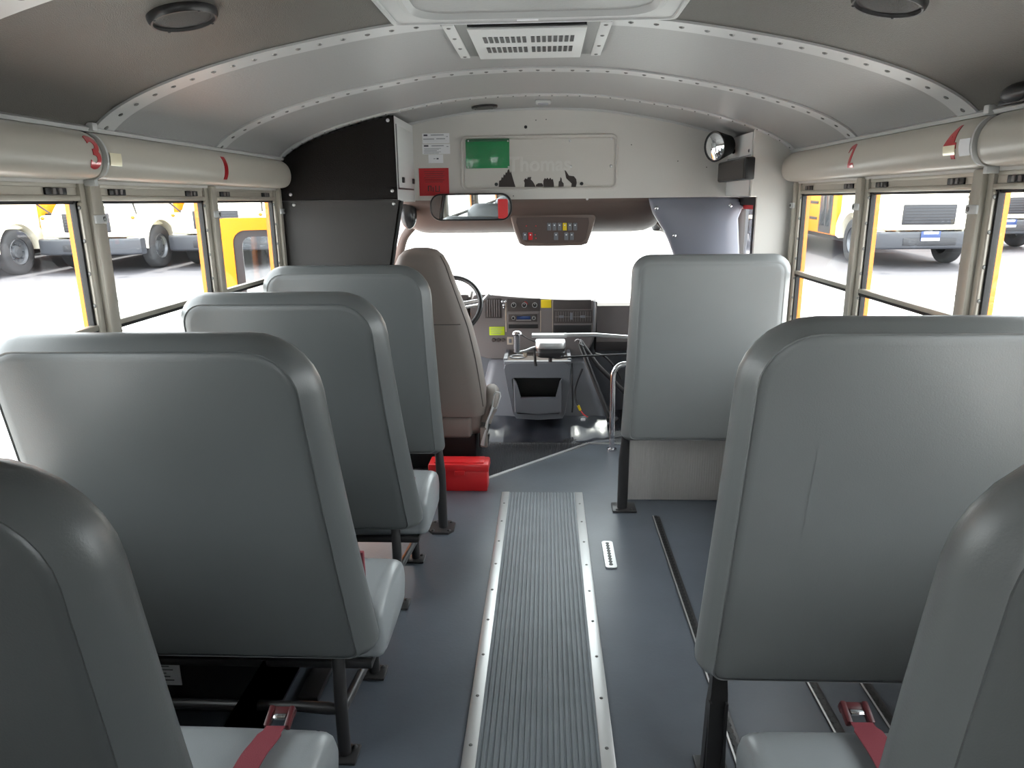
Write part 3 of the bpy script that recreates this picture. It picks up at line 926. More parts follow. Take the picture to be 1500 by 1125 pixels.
# grey padded panel on the right of the windscreen
r = thing('padded_panel', 'grey buttoned vinyl panel between the windscreen and the entrance door', 'panel', (.85, 3.79, 1.0))
b = MB().m('greypad')
pol = [(.578, 1.402), (1.022, 1.402), (1.028, 1.30), (1.03, .95), (.75, .95), (.735, 1.05), (.705, 1.14), (.66, 1.24), (.60, 1.33)]
P2 = [(p.x, p.y) for p in bez([(a, c, 0) for a, c in pol + [pol[0]]], 2)][:-1]
cx, cz = .85, 1.2
b.loft([[(cx + (x - cx) * s, y, cz + (z - cz) * s) for x, z in P2] for s, y in ((1, 3.79), (1, 3.772), (.985, 3.762), (.93, 3.755), (.6, 3.75), (.2, 3.748))])
pn = b.build('pad', r, sharp=60)
for px, py in ((962, 305), (1070, 301), (988, 345)):
    b = MB().m('chrome'); b.dome(P(px, py, y=3.753), (0, -1, 0), .011, .008); b.build('button', pn)

# ------------------------------------------------------------------ things on the bulkhead
BY = FRONT_Y
def rect_px(bb, x0, y0, x1, y1, y, dep=.002, bev=0):
    a = P(x0, y1, y=y); c = P(x1, y0, y=y)
    bb.box((a.x, y - dep, a.z), (c.x, y, c.z), bev)
    return a, c

r = thing('access_panel', 'framed grey access panel with raised lettering and dark peeling decals', 'panel', (.02, BY, 1.44))
a = P(676, 279.5, y=BY); c = P(906, 195.5, y=BY)
def rr_(i, rad=.035): return rrect(a.x + i, c.x - i, a.z + i, c.z - i, max(rad - i, .006), 6)
b = MB().m('plate')
b.loft([[(x, y, z) for x, z in rr_(i)] for i, y in ((0, BY - .0002), (.001, BY - .010), (.005, BY - .013), (.009, BY - .012), (.013, BY - .004), (.017, BY - .0035), (.020, BY - .007), (.026, BY - .0075))])
pl = b.build('panel', r)
PY = BY - .0078
for px, py in ((835, 206), (896, 203), (836, 244), (895, 243)):
    b = MB().m('alu'); b.dome(P(px, py, y=PY), (0, -1, 0), .007, .004); b.build('screw', r)
for px, py in ((727, 270), (852, 269)):
    b = MB().m('black'); q = P(px, py, y=PY); b.cyl(q, q + Vector((0, -.008, 0)), .009, .008); b.build('knob', r)
q = P(790, 241, y=PY)
text_mesh('raised_lettering', 'Thomas', .098, .004, 'letter', facing((1, 0, 0), (0, 0, 1), (q.x, PY, q.z)), r, sx=1.0, offset=.002)
b = MB().m('plate'); rect_px(b, 752, 227, 830, 228.3, PY + .0002, .002); b.build('raised_bar', r)
def zpoly(pts, s=4.6875): return [(600 + u / s, 180 + v / s) for u, v in pts]
decals = [
    [(612, 440), (615, 398), (628, 392), (632, 372), (642, 378), (646, 352), (656, 360), (660, 338), (668, 344), (674, 322), (682, 318), (690, 344), (696, 332), (704, 362), (712, 390), (720, 418), (727, 440)],
    [(788, 440), (790, 412), (784, 396), (796, 380), (806, 388), (812, 374), (836, 372), (832, 388), (846, 402), (860, 426), (866, 440)],
    [(866, 439), (868, 424), (884, 414), (908, 414), (916, 424), (918, 439)],
    [(920, 440), (918, 398), (928, 378), (938, 386), (946, 376), (956, 388), (966, 376), (976, 390), (984, 384), (990, 412), (992, 440)],
    [(1022, 438), (1024, 402), (1032, 398), (1036, 372), (1044, 382), (1046, 402), (1058, 416), (1058, 436)],
    [(1062, 318), (1074, 330), (1084, 346), (1094, 362), (1128, 366), (1144, 386), (1148, 412), (1142, 440), (1110, 440), (1112, 416), (1092, 396), (1076, 380), (1070, 352)]]
b = MB().m('decal')
for dpol in decals:
    pts = [P(u, v, y=PY) for u, v in zpoly(dpol)]
    b.prism([(p.x, p.z) for p in pts], 'y', PY - .0012, PY)
dc = b.build('decal_remains', r); dc['label'] = 'dark ragged remains of a peeled decal'

r = thing('green_pouch', 'shiny green plastic pouch pinned on the grey access panel', 'pouch', (-.23, PY, 1.55))
b = MB().m('green'); A, Cc = rect_px(b, 683, 204, 746, 247, PY - .0012, .005, .002); bd = b.build('pouch', r)
b = MB().m('greendark'); rect_px(b, 683, 203, 746, 208, PY - .0012, .0065, .001); b.build('hem', r)
for px, py in ((686, 206.5), (744, 206.5), (686, 245), (745, 244.5)):
    b = MB().m('alu'); b.dome(P(px, py, y=PY - .006), (0, -1, 0), .005, .003, 8, 2); b.build('pin', r)


def notice(label, x0, y0, x1, y1, lines, key='paper', y=BY - .0002, head=None):
    t = thing('notice', label, 'sign', P((x0 + x1) / 2, y1, y=y))
    bb = MB().m(key); rect_px(bb, x0, y0, x1, y1, y, .0015); bb.build('sheet', t)
    bb = MB()
    for k_, lx0, ly0, lx1, ly1 in lines:
        bb.m(k_); rect_px(bb, lx0, ly0, lx1, ly1, y - .0014, .0006)
    if lines: bb.build('print', t)
    return t


notice('white printed label on the bulkhead, topmost above the red notice', 619, 195, 658, 210.4, [('ink', 620.5, 197, 626, 199.5), ('faint', 631, 197, 650, 198.6), ('faint', 620, 203, 636, 204.6), ('faint', 639, 202.5, 652, 204), ('faint', 653.5, 199.5, 656, 200.5), ('faint', 620, 206, 656, 206.7)])
notice('white printed label on the bulkhead, second down above the red notice', 619, 210.8, 659, 226, [('ink', 621, 212.5, 627.5, 215), ('faint', 632, 212.8, 650, 214.4)] + [('faint', 621 + .6 * (k % 2), 217 + 1.7 * k, 646 - 3 * (k % 3), 218 + 1.7 * k) for k in range(5)] + [('faint', 654, 214, 657, 215.2)])
notice('small blank-looking white label just above the red notice', 628, 226.3, 649, 239, [('ink', 639.5, 231.5, 642.5, 233.5), ('faint', 635, 232, 638, 233)])
rn = notice('bright red notice on the bulkhead left of the long mirror', 615, 246, 657, 287, [], 'redpaper')
rb_ = MB().m('faint')
q = P(637, 277, y=BY - .002)
bb = MB().m('decal')
for u, v, u2, v2 in ((627, 272, 628.2, 280), (627, 272, 632, 273), (631, 272, 632, 280), (634, 274, 635, 281), (638, 272, 639, 281), (639, 280, 644, 281), (643, 272, 644, 281)):
    rect_px(bb, u, v, u2, v2, BY - .0016, .0006)
for k in range(6): rect_px(bb, 621 + k % 3, 251 + 3 * k, 651 - 2 * (k % 2), 252 + 3 * k, BY - .0016, .0003)
bb.m('redpaper'); rb_.bm.free()
bb.build('print', rn)

b = MB().m('clearknob'); b.ellipsoid((-.665, 3.845, 1.335), (.045, .04, .075), 20, 12)
struct(b.build('trim_45'), 'rounded grey end cap of the headliner by the driver door', 'end cap')

# inside mirror
mc = P(689, 303.5, y=3.66)
r = thing('rear_view_mirror', 'wide rounded rear view mirror with a red patch, hanging below the bulkhead', 'mirror', mc)
rotm = Matrix.Rotation(math.radians(-6.9), 3, 'Z') @ Matrix.Rotation(math.radians(3.0), 3, 'X')
def mring(i, y, hw=.208, hh=.066, rad=.055):
    return [mc + rotm @ Vector((x, y, z)) for x, z in rrect(-hw + i, hw - i, -hh + i, hh - i, max(rad - i, .01), 7)]
b = MB().m('black'); b.loft([mring(.03, .045), mring(.01, .04), mring(0, .02), mring(0, 0), mring(.002, -.004), mring(.006, -.005), mring(.0075, -.001)]); b.build('housing', r)
b = MB().m('mirror'); b.loft([mring(.0075, -.0008), mring(.0078, -.0016)]); b.build('mirror_glass', r)
b = MB().m('red'); tc_ = [mc + rotm @ Vector((x, -.0030, z)) for x, z in rrect(.140, .190, -.056, .038, (.004, .02, .008, .004), 4)]; tb_ = [p + rotm @ Vector((0, .0012, 0)) for p in tc_]; b.loft([tb_, tc_]); tg = b.build('tag', r); tg['label'] = 'red patch on the mirror glass'  # flat red patch laid over the right end of the glass
b = MB().m('black'); b.tube([mc + Vector((0, .04, 0)), mc + Vector((.01, .09, .03)), (mc.x + .01, 3.80, 1.40)], .011, 10); b.build('mount', r)

# convex mirror
cc = Vector((.845, 3.55, 1.632)); nn = Vector((-.80, -.585, -.10)).normalized()
r = thing('convex_mirror', 'small round convex mirror in a black housing beside the white door cover', 'mirror', cc)
uu = Vector((0, 0, 1)); uu = (uu - nn * uu.dot(nn)).normalized(); ss = nn.cross(uu)
def cring(rad, dd, sx=.92): return [cc + nn * dd + (uu * math.cos(t) + ss * math.sin(t) * sx) * rad for t in [2 * PI * k / 28 for k in range(28)]]
b = MB().m('black'); b.loft([cring(.035, -.095), cring(.045, -.09), cring(.055, -.05), cring(.068, -.005), cring(.0695, .004), cring(.066, .008), cring(.062, .004)]); b.build('housing', r)
b = MB().m('mirror'); b.loft([cring(.062, .003), cring(.05, .0085), cring(.035, .013), cring(.018, .0155), cring(.004, .0162)]); b.build('mirror_glass', r, sharp=80)
b = MB().m('black'); b.tube([cc - nn * .07, cc - nn * .10 + Vector((0, 0, -.01)), (.952, 3.62, 1.61)], .011, 10); b.build('mount', r)

# overhead switch panel
SY = 3.90
r = thing('switch_panel', 'brown overhead switch box with rows of rocker switches above the windscreen', 'switch panel', (.093, SY + .1, 1.17))
def sq(pts, y): return [(P(u, v, y=SY).x, y, P(u, v, y=SY).z) for u, v in pts]
def o_(g):
    return [(748 - g, 306 - g), (790, 303.5 - g), (835, 303.5 - g), (872 + g, 306 - g), (873 + g, 320), (868 + g, 338), (861 + g * .8, 357), (852, 360 + g), (810, 361 + g), (769, 361 + g), (760 - g, 357), (752 - g, 336), (747 - g, 318)]
b = MB().m('dashbrown')
b.loft([sq(o_(0), SY + .28), sq(o_(0), SY + .03), sq(o_(-1.5), SY + .012), sq(o_(-4), SY + .006)])
hsng = b.build('housing', r)
fp = [(757, 319), (810, 317.5), (862, 319), (863, 326), (858, 350), (852, 355), (810, 356.5), (771, 355), (765, 350), (756, 326)]
b = MB().m('dashbrowndark'); b.loft([sq(fp, SY + .006), sq(fp, SY + .001)]); b.build('face_plate', r)
for cxp, py, key in ([(804.5 + 7.6 * k, 332, 'yel_label' if k == 3 else 'console') for k in range(6)] + [(769, 346, 'console'), (777, 346, 'red'), (814.5, 346, 'console'), (829.5, 346, 'console'), (837.5, 346, 'console')]):
    b = MB().m(key); rect_px(b, cxp - 3, py - 5.5, cxp + 3, py + 5.5, SY + .0015, .006, .0015)
    b.m('paper'); rect_px(b, cxp - .9, py - 3, cxp + .9, py - 1.2, SY - .0043, .0004)
    rs = b.build('rocker_switch', r)
    if key == 'yel_label': rs['label'] = 'yellow rocker switch'
    if key == 'red': rs['label'] = 'red rocker switch'
for u, v in ((784, 344), (785, 349), (771, 331), (785, 331)):
    b = MB().m('red'); b.dome(P(u, v, y=SY + .001), (0, -1, 0), .0035, .002, 8, 2); b.build('indicator_light', r)

# ------------------------------------------------------------------ ceiling fittings


def disc_on_ceiling(name, label, cat, x, y, rad, keys, group=None, depth=.016):
    n = arch_n(x); base = Vector((x, y, arch_z(x))); t = thing(name, label, cat, base, group)
    u = Vector((0, 1, 0)); s = n.cross(u)
    def ring(q, dd): return [base + n * dd + (u * math.cos(a) + s * math.sin(a)) * q for a in [2 * PI * k / 36 for k in range(36)]]
    bb = MB().m(keys[0]); bb.loft([ring(rad, -.002), ring(rad, .004), ring(rad * .985, .010), ring(rad * .93, depth), ring(rad * .88, depth), ring(rad * .855, .010)]); bb.build('rim', t)
    bb = MB().m(keys[1]); bb.loft([ring(rad * .87, .003), ring(rad * .86, .009), ring(rad * .5, depth * .85), ring(rad * .08, depth * .95)]); bb.build('grille', t, sharp=60)
    for a in (.6, 2.2, 3.8, 5.3):
        bb = MB().m('black'); bb.dome(base + n * depth + (u * math.cos(a) + s * math.sin(a)) * rad * .91, n, .0035, .002, 8, 2); bb.build('screw', t)
    return t


disc_on_ceiling('ceiling_speaker', 'round black speaker in the ceiling on the left', 'speaker', -.667, 1.535, .068, ('black', 'speaker'), 'round ceiling speakers')
disc_on_ceiling('ceiling_speaker', 'round black speaker in the ceiling on the right, cut by the top edge', 'speaker', .705, 1.52, .068, ('black', 'speaker'), 'round ceiling speakers')
disc_on_ceiling('ceiling_speaker', 'small flat black speaker in the ceiling just ahead of the bulkhead labels', 'speaker', -.232, 3.585, .062, ('black', 'speaker'), 'round ceiling speakers', .010)
n = arch_n(.045); bs = Vector((.045, 3.49, arch_z(.045)))
r = thing('dome_lamp', 'small pale lamp on the ceiling in front of the grey access panel', 'lamp', bs)
b = MB().m('rib'); b.box((.01, 3.45, bs.z - .012), (.08, 3.53, bs.z + .001), .005); b.build('base', r)
b = MB().m('faint'); b.box((.022, 3.463, bs.z - .018), (.068, 3.517, bs.z - .010), .004); b.build('lens', r)
bs = Vector((1.088, 1.70, arch_z(1.088)))
r = thing('marker_lamp', 'small black lamp on the ceiling edge by the right window', 'lamp', bs)
b = MB().m('black'); b.ellipsoid(bs + Vector((-.01, 0, -.008)), (.022, .062, .022)); b.build('housing', r)
b = MB().m('black'); b.box(bs + Vector((-.02, -.07, -.03)), bs + Vector((.0, .06, -.018)), .004); b.build('clip', r)

# roof hatch
r = thing('roof_hatch', 'roof escape hatch with a pale moulded frame, above the ceiling grille', 'hatch', (.028, 1.5, 1.81))
def hr(i, z, rad=.06): return [(x, y, z) for x, y in rrect(-.31 + i, .367 - i, 1.18 + i, 1.868 - i, max(rad - i, .015) if i < .05 else .07, 6)]
b = MB().m('rib'); b.loft([hr(0, 1.83, .012), hr(0, 1.812, .012), hr(.004, 1.808, .012), hr(.012, 1.808, .012), hr(.014, 1.812, .012), hr(.05, 1.812), hr(.055, 1.806), hr(.066, 1.805), hr(.073, 1.812), hr(.078, 1.818)], cap1=False); b.build('hatch_frame', r)
b = MB().m('ceil'); b.loft([hr(.070, 1.829), hr(.076, 1.816), hr(.12, 1.814)]); b.build('hatch_lid', r)
b = MB().m('paper'); b.box((-.010, 1.812, 1.8045), (.040, 1.826, 1.8115)); b.build('hatch_label', r)

# ceiling grille
r = thing('ceiling_vent', 'white slotted metal vent on the ceiling between two roof ribs', 'vent', (.012, 2.2, 1.80))
Z = 1.813
b = MB().m('white'); b.box((-.140, 2.015, Z), (.160, 2.40, Z + .006), .002); b.build('grille_plate', r)
for row in (2.135, 2.265):
    for g in (-.108, .018):
        b = MB().m('black')
        for k in range(8):
            b.box((g + k * .0148, row - .035, Z - .0012), (g + .0098 + k * .0148, row + .035, Z + .0005))
        b.build('slots', r)
for sx in (-1, 1):
    c0 = .010
    b = MB().m('white')
    x0, x1 = sorted((c0 + sx * .182, c0 + sx * .212)); b.box((x0, 2.005, Z + .008), (x1, 2.425, Z + .014), .002)
    b.m('rivet')
    for y in (2.03, 2.15, 2.28, 2.40): b.dome((c0 + sx * .197, y, Z + .008), (0, 0, -1), .006, .003, 8, 2)
    b.build('side_flange', r)
    b = MB().m('rivet'); x0, x1 = sorted((c0 + sx * .150, c0 + sx * .184)); b.box((x0, 2.01, Z + .012), (x1, 2.415, Z + .030)); b.build('side_channel', r)
b = MB().m('black'); b.box((-.138, 2.006, Z + .0062), (.158, 2.014, Z + .013)); b.build('rear_gap', r)
r.location.y -= .07

# ------------------------------------------------------------------ numbers and reflectors on the header covers
ROLL = [(p.y, p.x) for p in bez([(a, c, 0) for a, c in PROF], 4)]
def roll_x(z):
    best = .0
    for (z0, a0), (z1, a1) in zip(ROLL[:-1], ROLL[1:]):
        lo, hi = min(z0, z1), max(z0, z1)
        if lo <= z <= hi and hi > lo: best = max(best, a0 + (a1 - a0) * (z - z0) / (z1 - z0))
    return best


def bend_to_roll(o, sgn):
    bm = bmesh.new(); bm.from_mesh(o.data)
    off = Vector(o.location)
    for v in bm.verts: v.co += off
    z = 1.47
    while z < 1.58:
        bmesh.ops.bisect_plane(bm, geom=bm.verts[:] + bm.edges[:] + bm.faces[:], plane_co=(0, 0, z), plane_no=(0, 0, 1)); z += .005
    for v in bm.verts:
        dep = sgn * WX - v.co.x          # current depth towards the room
        v.co.x = sgn * (WX - roll_x(v.co.z) - .0006) - sgn * (.0014 if v.co.x * sgn < abs(o['_x']) else 0)
    for v in bm.verts: v.co -= off
    bm.to_mesh(o.data); bm.free(); del o['_x']


def number(ch, sgn, y, zc, h, sx, label):
    x = sgn * 1.07
    m_ = facing((0, -sgn, 0), (0, 0, 1), (x, y, zc))
    o = text_mesh('number_sticker', ch, h / .70, .001, 'redfoil', m_, None, sx=sx, offset=.0026)
    o['_x'] = x
    bend_to_roll(o, sgn)
    return tag(o, label, 'number', 'red seat row numbers on the header covers')


number('3', -1, 1.832, 1.524, .076, .95, 'red foil number 3 at the joint of the left header covers')
number('1', -1, 2.59, 1.518, .074, 1.7, 'red foil number 1 on the front left header cover')
number('2', 1, 2.548, 1.526, .072, .95, 'red foil number 2 on the front right header cover')
number('4', 1, 1.938, 1.522, .076, 1.05, 'red foil number 4 under a painted tan reflection, on the right header cover')


def patch(sgn, y0, y1, z0, z1, key, name, label, cat, lift=.0012):
    b = MB().m(key); zs = [z0 + (z1 - z0) * k / 6 for k in range(7)]
    b.loft([[(sgn * (WX - roll_x(z) - lift), y, z) for z in zs] + [(sgn * (WX - roll_x(z) - lift + .0011), y, z) for z in zs[::-1]] for y in (y0, y1)])
    return tag(b.build(name), label, cat)


patch(-1, 1.893, 1.945, 1.500, 1.532, 'foil', 'reflector_sticker', 'square pale reflective sticker beside the red number 3', 'sticker')
patch(1, 1.85, 1.897, 1.492, 1.532, 'paper', 'reflector_sticker', 'square white sticker beside the red number 4', 'sticker')
patch(1, 1.912, 1.966, 1.497, 1.520, 'foil', 'painted_reflection', 'tan patch painted as a reflection across the red number 4', 'reflection', .0032)  # tan reflection on the foil number, drawn as a raised patch

# ------------------------------------------------------------------ dash
DYF = 4.57
r = thing('dashboard', 'grey van dashboard with radio, climate dials and vents under the windscreen', 'dashboard', (0, 4.8, .42))
def dp(u, v): q = P(u, v, y=DYF); return (q.x, q.z)
front = [dp(690, 505), dp(694, 514), dp(704, 522), dp(722, 526), dp(800, 527), dp(846, 523), dp(862, 512), dp(870, 494), dp(872, 480), dp(872, 443), dp(860, 440), dp(800, 437.5), dp(745, 434), dp(705, 431), dp(690, 440)]
F2 = [(p.x, p.y) for p in bez([(a, c, 0) for a, c in front + [front[0]]], 3)][:-1]
cx, cz = -.03, .63
b = MB().m('dash')
b.loft([[(cx + (x - cx) * s, y, cz + (z - cz) * s) for x, z in F2] for s, y in ((1.02, 4.80), (1.02, 4.62), (1.0, 4.585), (.985, DYF + .002), (.96, DYF))])
b.build('centre_stack', r, sharp=50)
b = MB().m('dash'); b.prism([(4.62, .50), (4.62, .735), (4.64, .752), (4.82, .755), (4.82, .42), (4.72, .42)], 'x', .385, 1.05)
b.prism([(4.62, .50), (4.60, .80), (4.64, .83), (4.82, .815), (4.82, .42), (4.72, .42)], 'x', -1.05, -.43)
b.prism([(4.60, .765), (4.63, .775), (4.82, .78), (4.82, .70), (4.62, .70)], 'x', -.43, .385)
b.build('side_sections', r)
def dpart(name, keys, boxes, parent=None, y=DYF, bev=.001):
    bb = MB()
    for k_, x0, y0, x1, y1, dep in boxes:
        bb.m(k_); rect_px(bb, x0, y0, x1, y1, y, dep, bev)
    return bb.build(name, parent or r)
va = dpart('air_vent', 0, [('dashdark', 711, 437, 734.5, 466, .004)]); dpart('slats', 0, [('dash', 713.5 + 3.4 * k, 439, 714.6 + 3.4 * k, 464, .004) for k in range(6)], va, DYF - .0035, .0004)
vb = dpart('air_vent', 0, [('dashdark', 811, 454, 867.5, 473.5, .004)]); dpart('slats', 0, [('dash', 814 + 3.6 * k, 456.5, 814.8 + 3.6 * k, 471, .003) for k in range(15)] + [('dash', 813, 463.5, 866, 464.5, .004), ('console', 819, 462, 826, 465.5, .006), ('console', 835, 458, 839, 468, .006), ('console', 850, 462, 857, 465.5, .006)], vb, DYF - .0035, .0004)
dpart('upper_tray', 0, [('dashdark', 811, 439, 866, 453, .002)]); dpart('lower_tray', 0, [('black', 811, 476, 866, 490, .003)])
dpart('trim_strip', 0, [('tan', 740.6, 440, 741.6, 486, .003)]); dpart('trim_strip', 0, [('tan', 791.5, 455, 792.4, 486, .003)]); dpart('trim_strip', 0, [('tan', 809, 440, 809.9, 488, .003)])
dpart('trim_strip', 0, [('console', 868.5, 441, 871.5, 492, .008)])
cl = dpart('climate_panel', 0, [('dashdark', 743.5, 437, 791, 456, .003)])
for u in (752.5, 768, 783.3):
    q = P(u, 446.8, y=DYF - .003); b = MB().m('alu'); b.cyl(q, q + Vector((0, -.006, 0)), .0165, .0165); b.m('black'); b.cyl(q + Vector((0, -.004, 0)), q + Vector((0, -.018, 0)), .0135, .012)
    b.m('paper'); b.box(q + Vector((-.0012, -.0195, .003)), q + Vector((.0012, -.0175, .012))); b.build('dial', cl)
b = MB().m('red'); q = P(768, 446.8, y=DYF - .003)
b.tube([q + Vector((.022 * math.cos(t), -.001, .022 * math.sin(t))) for t in [.2 + 1.3 * k / 8 for k in range(9)]], .0022, 6); b.build('red_scale', cl)
rd = dpart('radio', 0, [('dash', 742.5, 458, 789.5, 473.5, .004), ('dashdark', 745, 460, 787, 471.5, .006)])
dpart('display', 0, [('display', 757, 463, 777, 468, .001)], rd, DYF - .006); dpart('trim_line', 0, [('alu', 756, 468.6, 778, 469.4, .001)], rd, DYF - .006, 0)
for u in (752, 782):
    q = P(u, 465.5, y=DYF - .006); b = MB().m('alu'); b.cyl(q, q + Vector((0, -.016, 0)), .0125, .011); b.m('black'); b.cyl(q + Vector((0, -.0155, 0)), q + Vector((0, -.0168, 0)), .008); b.build('radio_knob', rd)
dpart('storage_slot', 0, [('black', 745, 475, 788, 481, .003)])
lb = dpart('yellow_label', 0, [('yel_label', 792.5, 439, 807.5, 451, .003)]); lb['label'] = 'yellow warning label'
lb = dpart('lime_label', 0, [('lime_label', 717, 478.5, 739, 491, .003)]); lb['label'] = 'lime yellow label'
dpart('label_print', 0, [('faint', 719, 480.5 + 2.6 * k, 736 - 2 * (k % 2), 481.2 + 2.6 * k, .0006) for k in range(4)], lb, DYF - .003, 0)
tp_ = dpart('power_outlet', 0, [('tan', 743, 493.5, 752, 504.5, .006), ('console', 745.5, 496, 749.5, 502, .008)]); tp_['label'] = 'tan switch'
for u in (723, 730, 737): 
    b = MB().m('dashdark'); q = P(u, 498, y=DYF); b.cyl(q, q + Vector((0, -.008, 0)), .013, .012); b.build('socket_cap', r)
b = MB().m('chrome'); q = P(738, 443, y=DYF - .002); b.dome(q + Vector((-.010, 0, .004)), (0, -1, 0), .009, .006); b.dome(q + Vector((.010, 0, .004)), (0, -1, 0), .009, .006); b.dome(q + Vector((0, 0, -.018)), (0, -1, 0), .011, .010); b.dome(q + Vector((0, 0, -.034)), (0, -1, 0), .007, .007); b.build('chrome_clip', r)
# instrument cluster behind the wheel
b = MB().m('dashdark'); b.box((-.86, 4.585, .66), (-.44, 4.62, .82), .02); b.build('instrument_cluster', r)

# steering wheel
wc = Vector((-.525, 4.36, .785)); wn = Vector((0, -.86, .51)).normalized(); wu = Vector((0, .51, .86)).normalized(); wx = Vector((1, 0, 0))
r = thing('steering_wheel', 'black steering wheel with pale spokes, half hidden by the driver seat', 'steering wheel', wc)
b = MB().m('black'); b.tube([wc + (wx * math.cos(t) + wu * math.sin(t)) * .182 for t in [2 * PI * k / 48 for k in range(48)]], .0155, 12, closed=True); b.build('rim', r)
for a in (.15, PI - .15, -.9, PI + .9):
    b = MB().m('alu'); e = wc + (wx * math.cos(a) + wu * math.sin(a)) * .178; b.tube([wc + wn * .005, wc + (e - wc) * .5 + wn * -.012, e], [.02, .014, .012], 10); b.build('spoke', r)
b = MB().m('dashdark'); b.ellipsoid(wc - wn * .01, (.07, .03, .065)); b.build('hub', r)
b = MB().m('dash'); b.cyl(wc - wn * .03, wc + wn * .0 + Vector((0, .20, -.11)), .045, .055); b.build('column', r)
b = MB().m('alu'); b.tube([wc - wn * .08, P(700, 447, y=4.45), P(712, 436, y=4.44), P(718, 430, y=4.43)], [.008, .010, .011, .012], 10); sl = b.build('shift_lever', r); sl['label'] = 'silver gear lever'

# ------------------------------------------------------------------ engine cover and console
r = thing('engine_cover', 'broad dark grey engine cover spreading behind the console', 'engine cover', (0, 4.8, -.02))
b = MB().m('console')
def ec(x0, x1, y0, z): return [(x, y, z) for x, y in rrect(x0, x1, y0, 4.82, .06, 5)]
b.loft([ec(-.40, .46, 4.42, -.02), ec(-.39, .45, 4.425, .02), ec(-.36, .40, 4.47, .2), ec(-.32, .34, 4.53, .37), ec(-.30, .32, 4.56, .395)])
b.build('cover', r, sharp=50)
b = MB().m('console'); b.tube([(-.46, 4.55, .0), (-.40, 4.405, .005), (-.20, 4.37, .01)], .014, 10); b.build('base_rim', r)
b = MB().m('console'); b.tube([(.52, 4.55, .0), (.46, 4.405, .005), (.20, 4.37, .01)], .014, 10); b.build('base_rim', r)
r = thing('console', 'grey floor console with cup holders and a deep open bin, below the radio', 'console', (0, 4.42, 0))
CY_ = 4.27
def cq(u, v): q = P(u, v, y=CY_); return (q.x, q.z)
def ring(pts, y): return [(x, y, z) for x, z in pts]
def lerp_poly(pts, n):
    pts = pts + [pts[0]]; L = [0]
    for a_, c_ in zip(pts[:-1], pts[1:]): L.append(L[-1] + math.hypot(a_[0] - c_[0], a_[1] - c_[1]))
    out = []
    for k in range(n):
        t = L[-1] * k / n; i = max(j for j in range(len(L)) if L[j] <= t + 1e-9); i = min(i, len(pts) - 2)
        s = (t - L[i]) / max(1e-9, L[i + 1] - L[i]); out.append((pts[i][0] + (pts[i + 1][0] - pts[i][0]) * s, pts[i][1] + (pts[i + 1][1] - pts[i][1]) * s))
    return out
outer = [cq(738, 540), cq(740, 534), cq(748, 531), cq(826, 531), cq(834, 534), cq(836, 540), cq(834, 570), cq(828, 606), cq(824, 614), cq(788, 616), cq(756, 614), cq(751, 606), cq(743, 570)]
inner = [cq(750, 557), cq(751, 554.5), cq(754, 553.5), cq(820, 553.5), cq(823, 554.5), cq(824, 557), cq(823, 575), cq(822, 602), cq(818, 606), cq(788, 607), cq(758, 606), cq(754, 602), cq(752, 575)]
on = outer; inn = inner
b = MB().m('console')
b.loft([ring([(x * 1.02, z) for x, z in on], 4.42), ring(on, 4.33), ring(on, CY_ + .02), ring([(x * .985 + .0, .0 + z + (.004 if z < .3 else -.004)) for x, z in on], CY_), ring(inn, CY_), ring(inn, CY_ + .13)])
b.build('body', r, sharp=40)
b = MB().m('black'); b.loft([ring([(x * .99, z) for x, z in inn], CY_ + .125), ring([(x * .99, z) for x, z in inn], CY_ + .13)]); b.build('bin_back', r)
bp_ = [cq(752, 555), cq(756, 560), cq(763, 583), cq(814, 583), cq(820, 560), cq(823.5, 555), cq(823, 603), cq(788, 606), cq(754, 603)]
b = MB().m('console'); b.loft([ring(bp_, CY_ + .03), ring(bp_, CY_ - .005), ring([((x - .01) * .97 + .01, z * .99 + .001) for x, z in bp_], CY_ - .012)]); b.build('bin_front', r)
tray = [(-.19, 4.30), (.195, 4.30), (.20, 4.58), (-.195, 4.58)]
b = MB().m('dashdark'); b.prism([(x, y) for x, y in rrect(-.185, .19, 4.30, 4.545, .03, 4)], 'z', P(740, 531, y=CY_).z - .01, P(740, 531, y=CY_).z + .004); tr_ = b.build('tray', r)
zt = P(740, 531, y=CY_).z + .004
for x in (-.12, .13):
    b = MB().m('console'); b.tube([(x + .045 * math.cos(t), 4.40 + .045 * math.sin(t), zt + .004) for t in [2 * PI * k / 24 for k in range(24)]], .006, 8, closed=True); b.build('cup_holder', r)
b = MB().m('console'); b.box((-.205, 4.30, zt - .006), (-.18, 4.60, zt + .016), .005); b.box((.19, 4.30, zt - .006), (.212, 4.60, zt + .016), .005); b.box((-.2, CY_ + .003, zt - .02), (.21, CY_ + .03, zt + .004), .006); b.build('tray_edge', r)

# ------------------------------------------------------------------ manual door control
LY = 4.10
r = thing('door_control', 'manual door lever with a black ribbed grip, silver cap and long rods over the console', 'lever', P(785, 540, y=LY))
q = lambda u, v, y=LY: P(u, v, y=y)
b = MB().m('console'); b.cyl(q(757, 491), q(757, 516), .0155, seg=18)
for k in range(8): b.cyl(q(757, 492.5 + 3 * k), q(757, 494 + 3 * k), .0175, seg=18)
gp = b.build('grip', r); 
b = MB().m('chrome'); t0 = q(757, 489); b.dome(t0, (0, 0, 1), .030, .018, 16, 4); b.cyl(t0 + Vector((0, 0, -.008)), t0, .024, .030); b.build('grip_cap', gp)
b = MB().m('alu'); b.tube(bez([q(757, 517), q(770, 514), q(780, 510), q(790, 508)], 5), .008, 10); b.build('lever_arm', r)
b = MB().m('cable'); b.tube([q(763, 490), q(775, 497), q(788, 503)], .003, 8); b.build('linkage_wire', r)
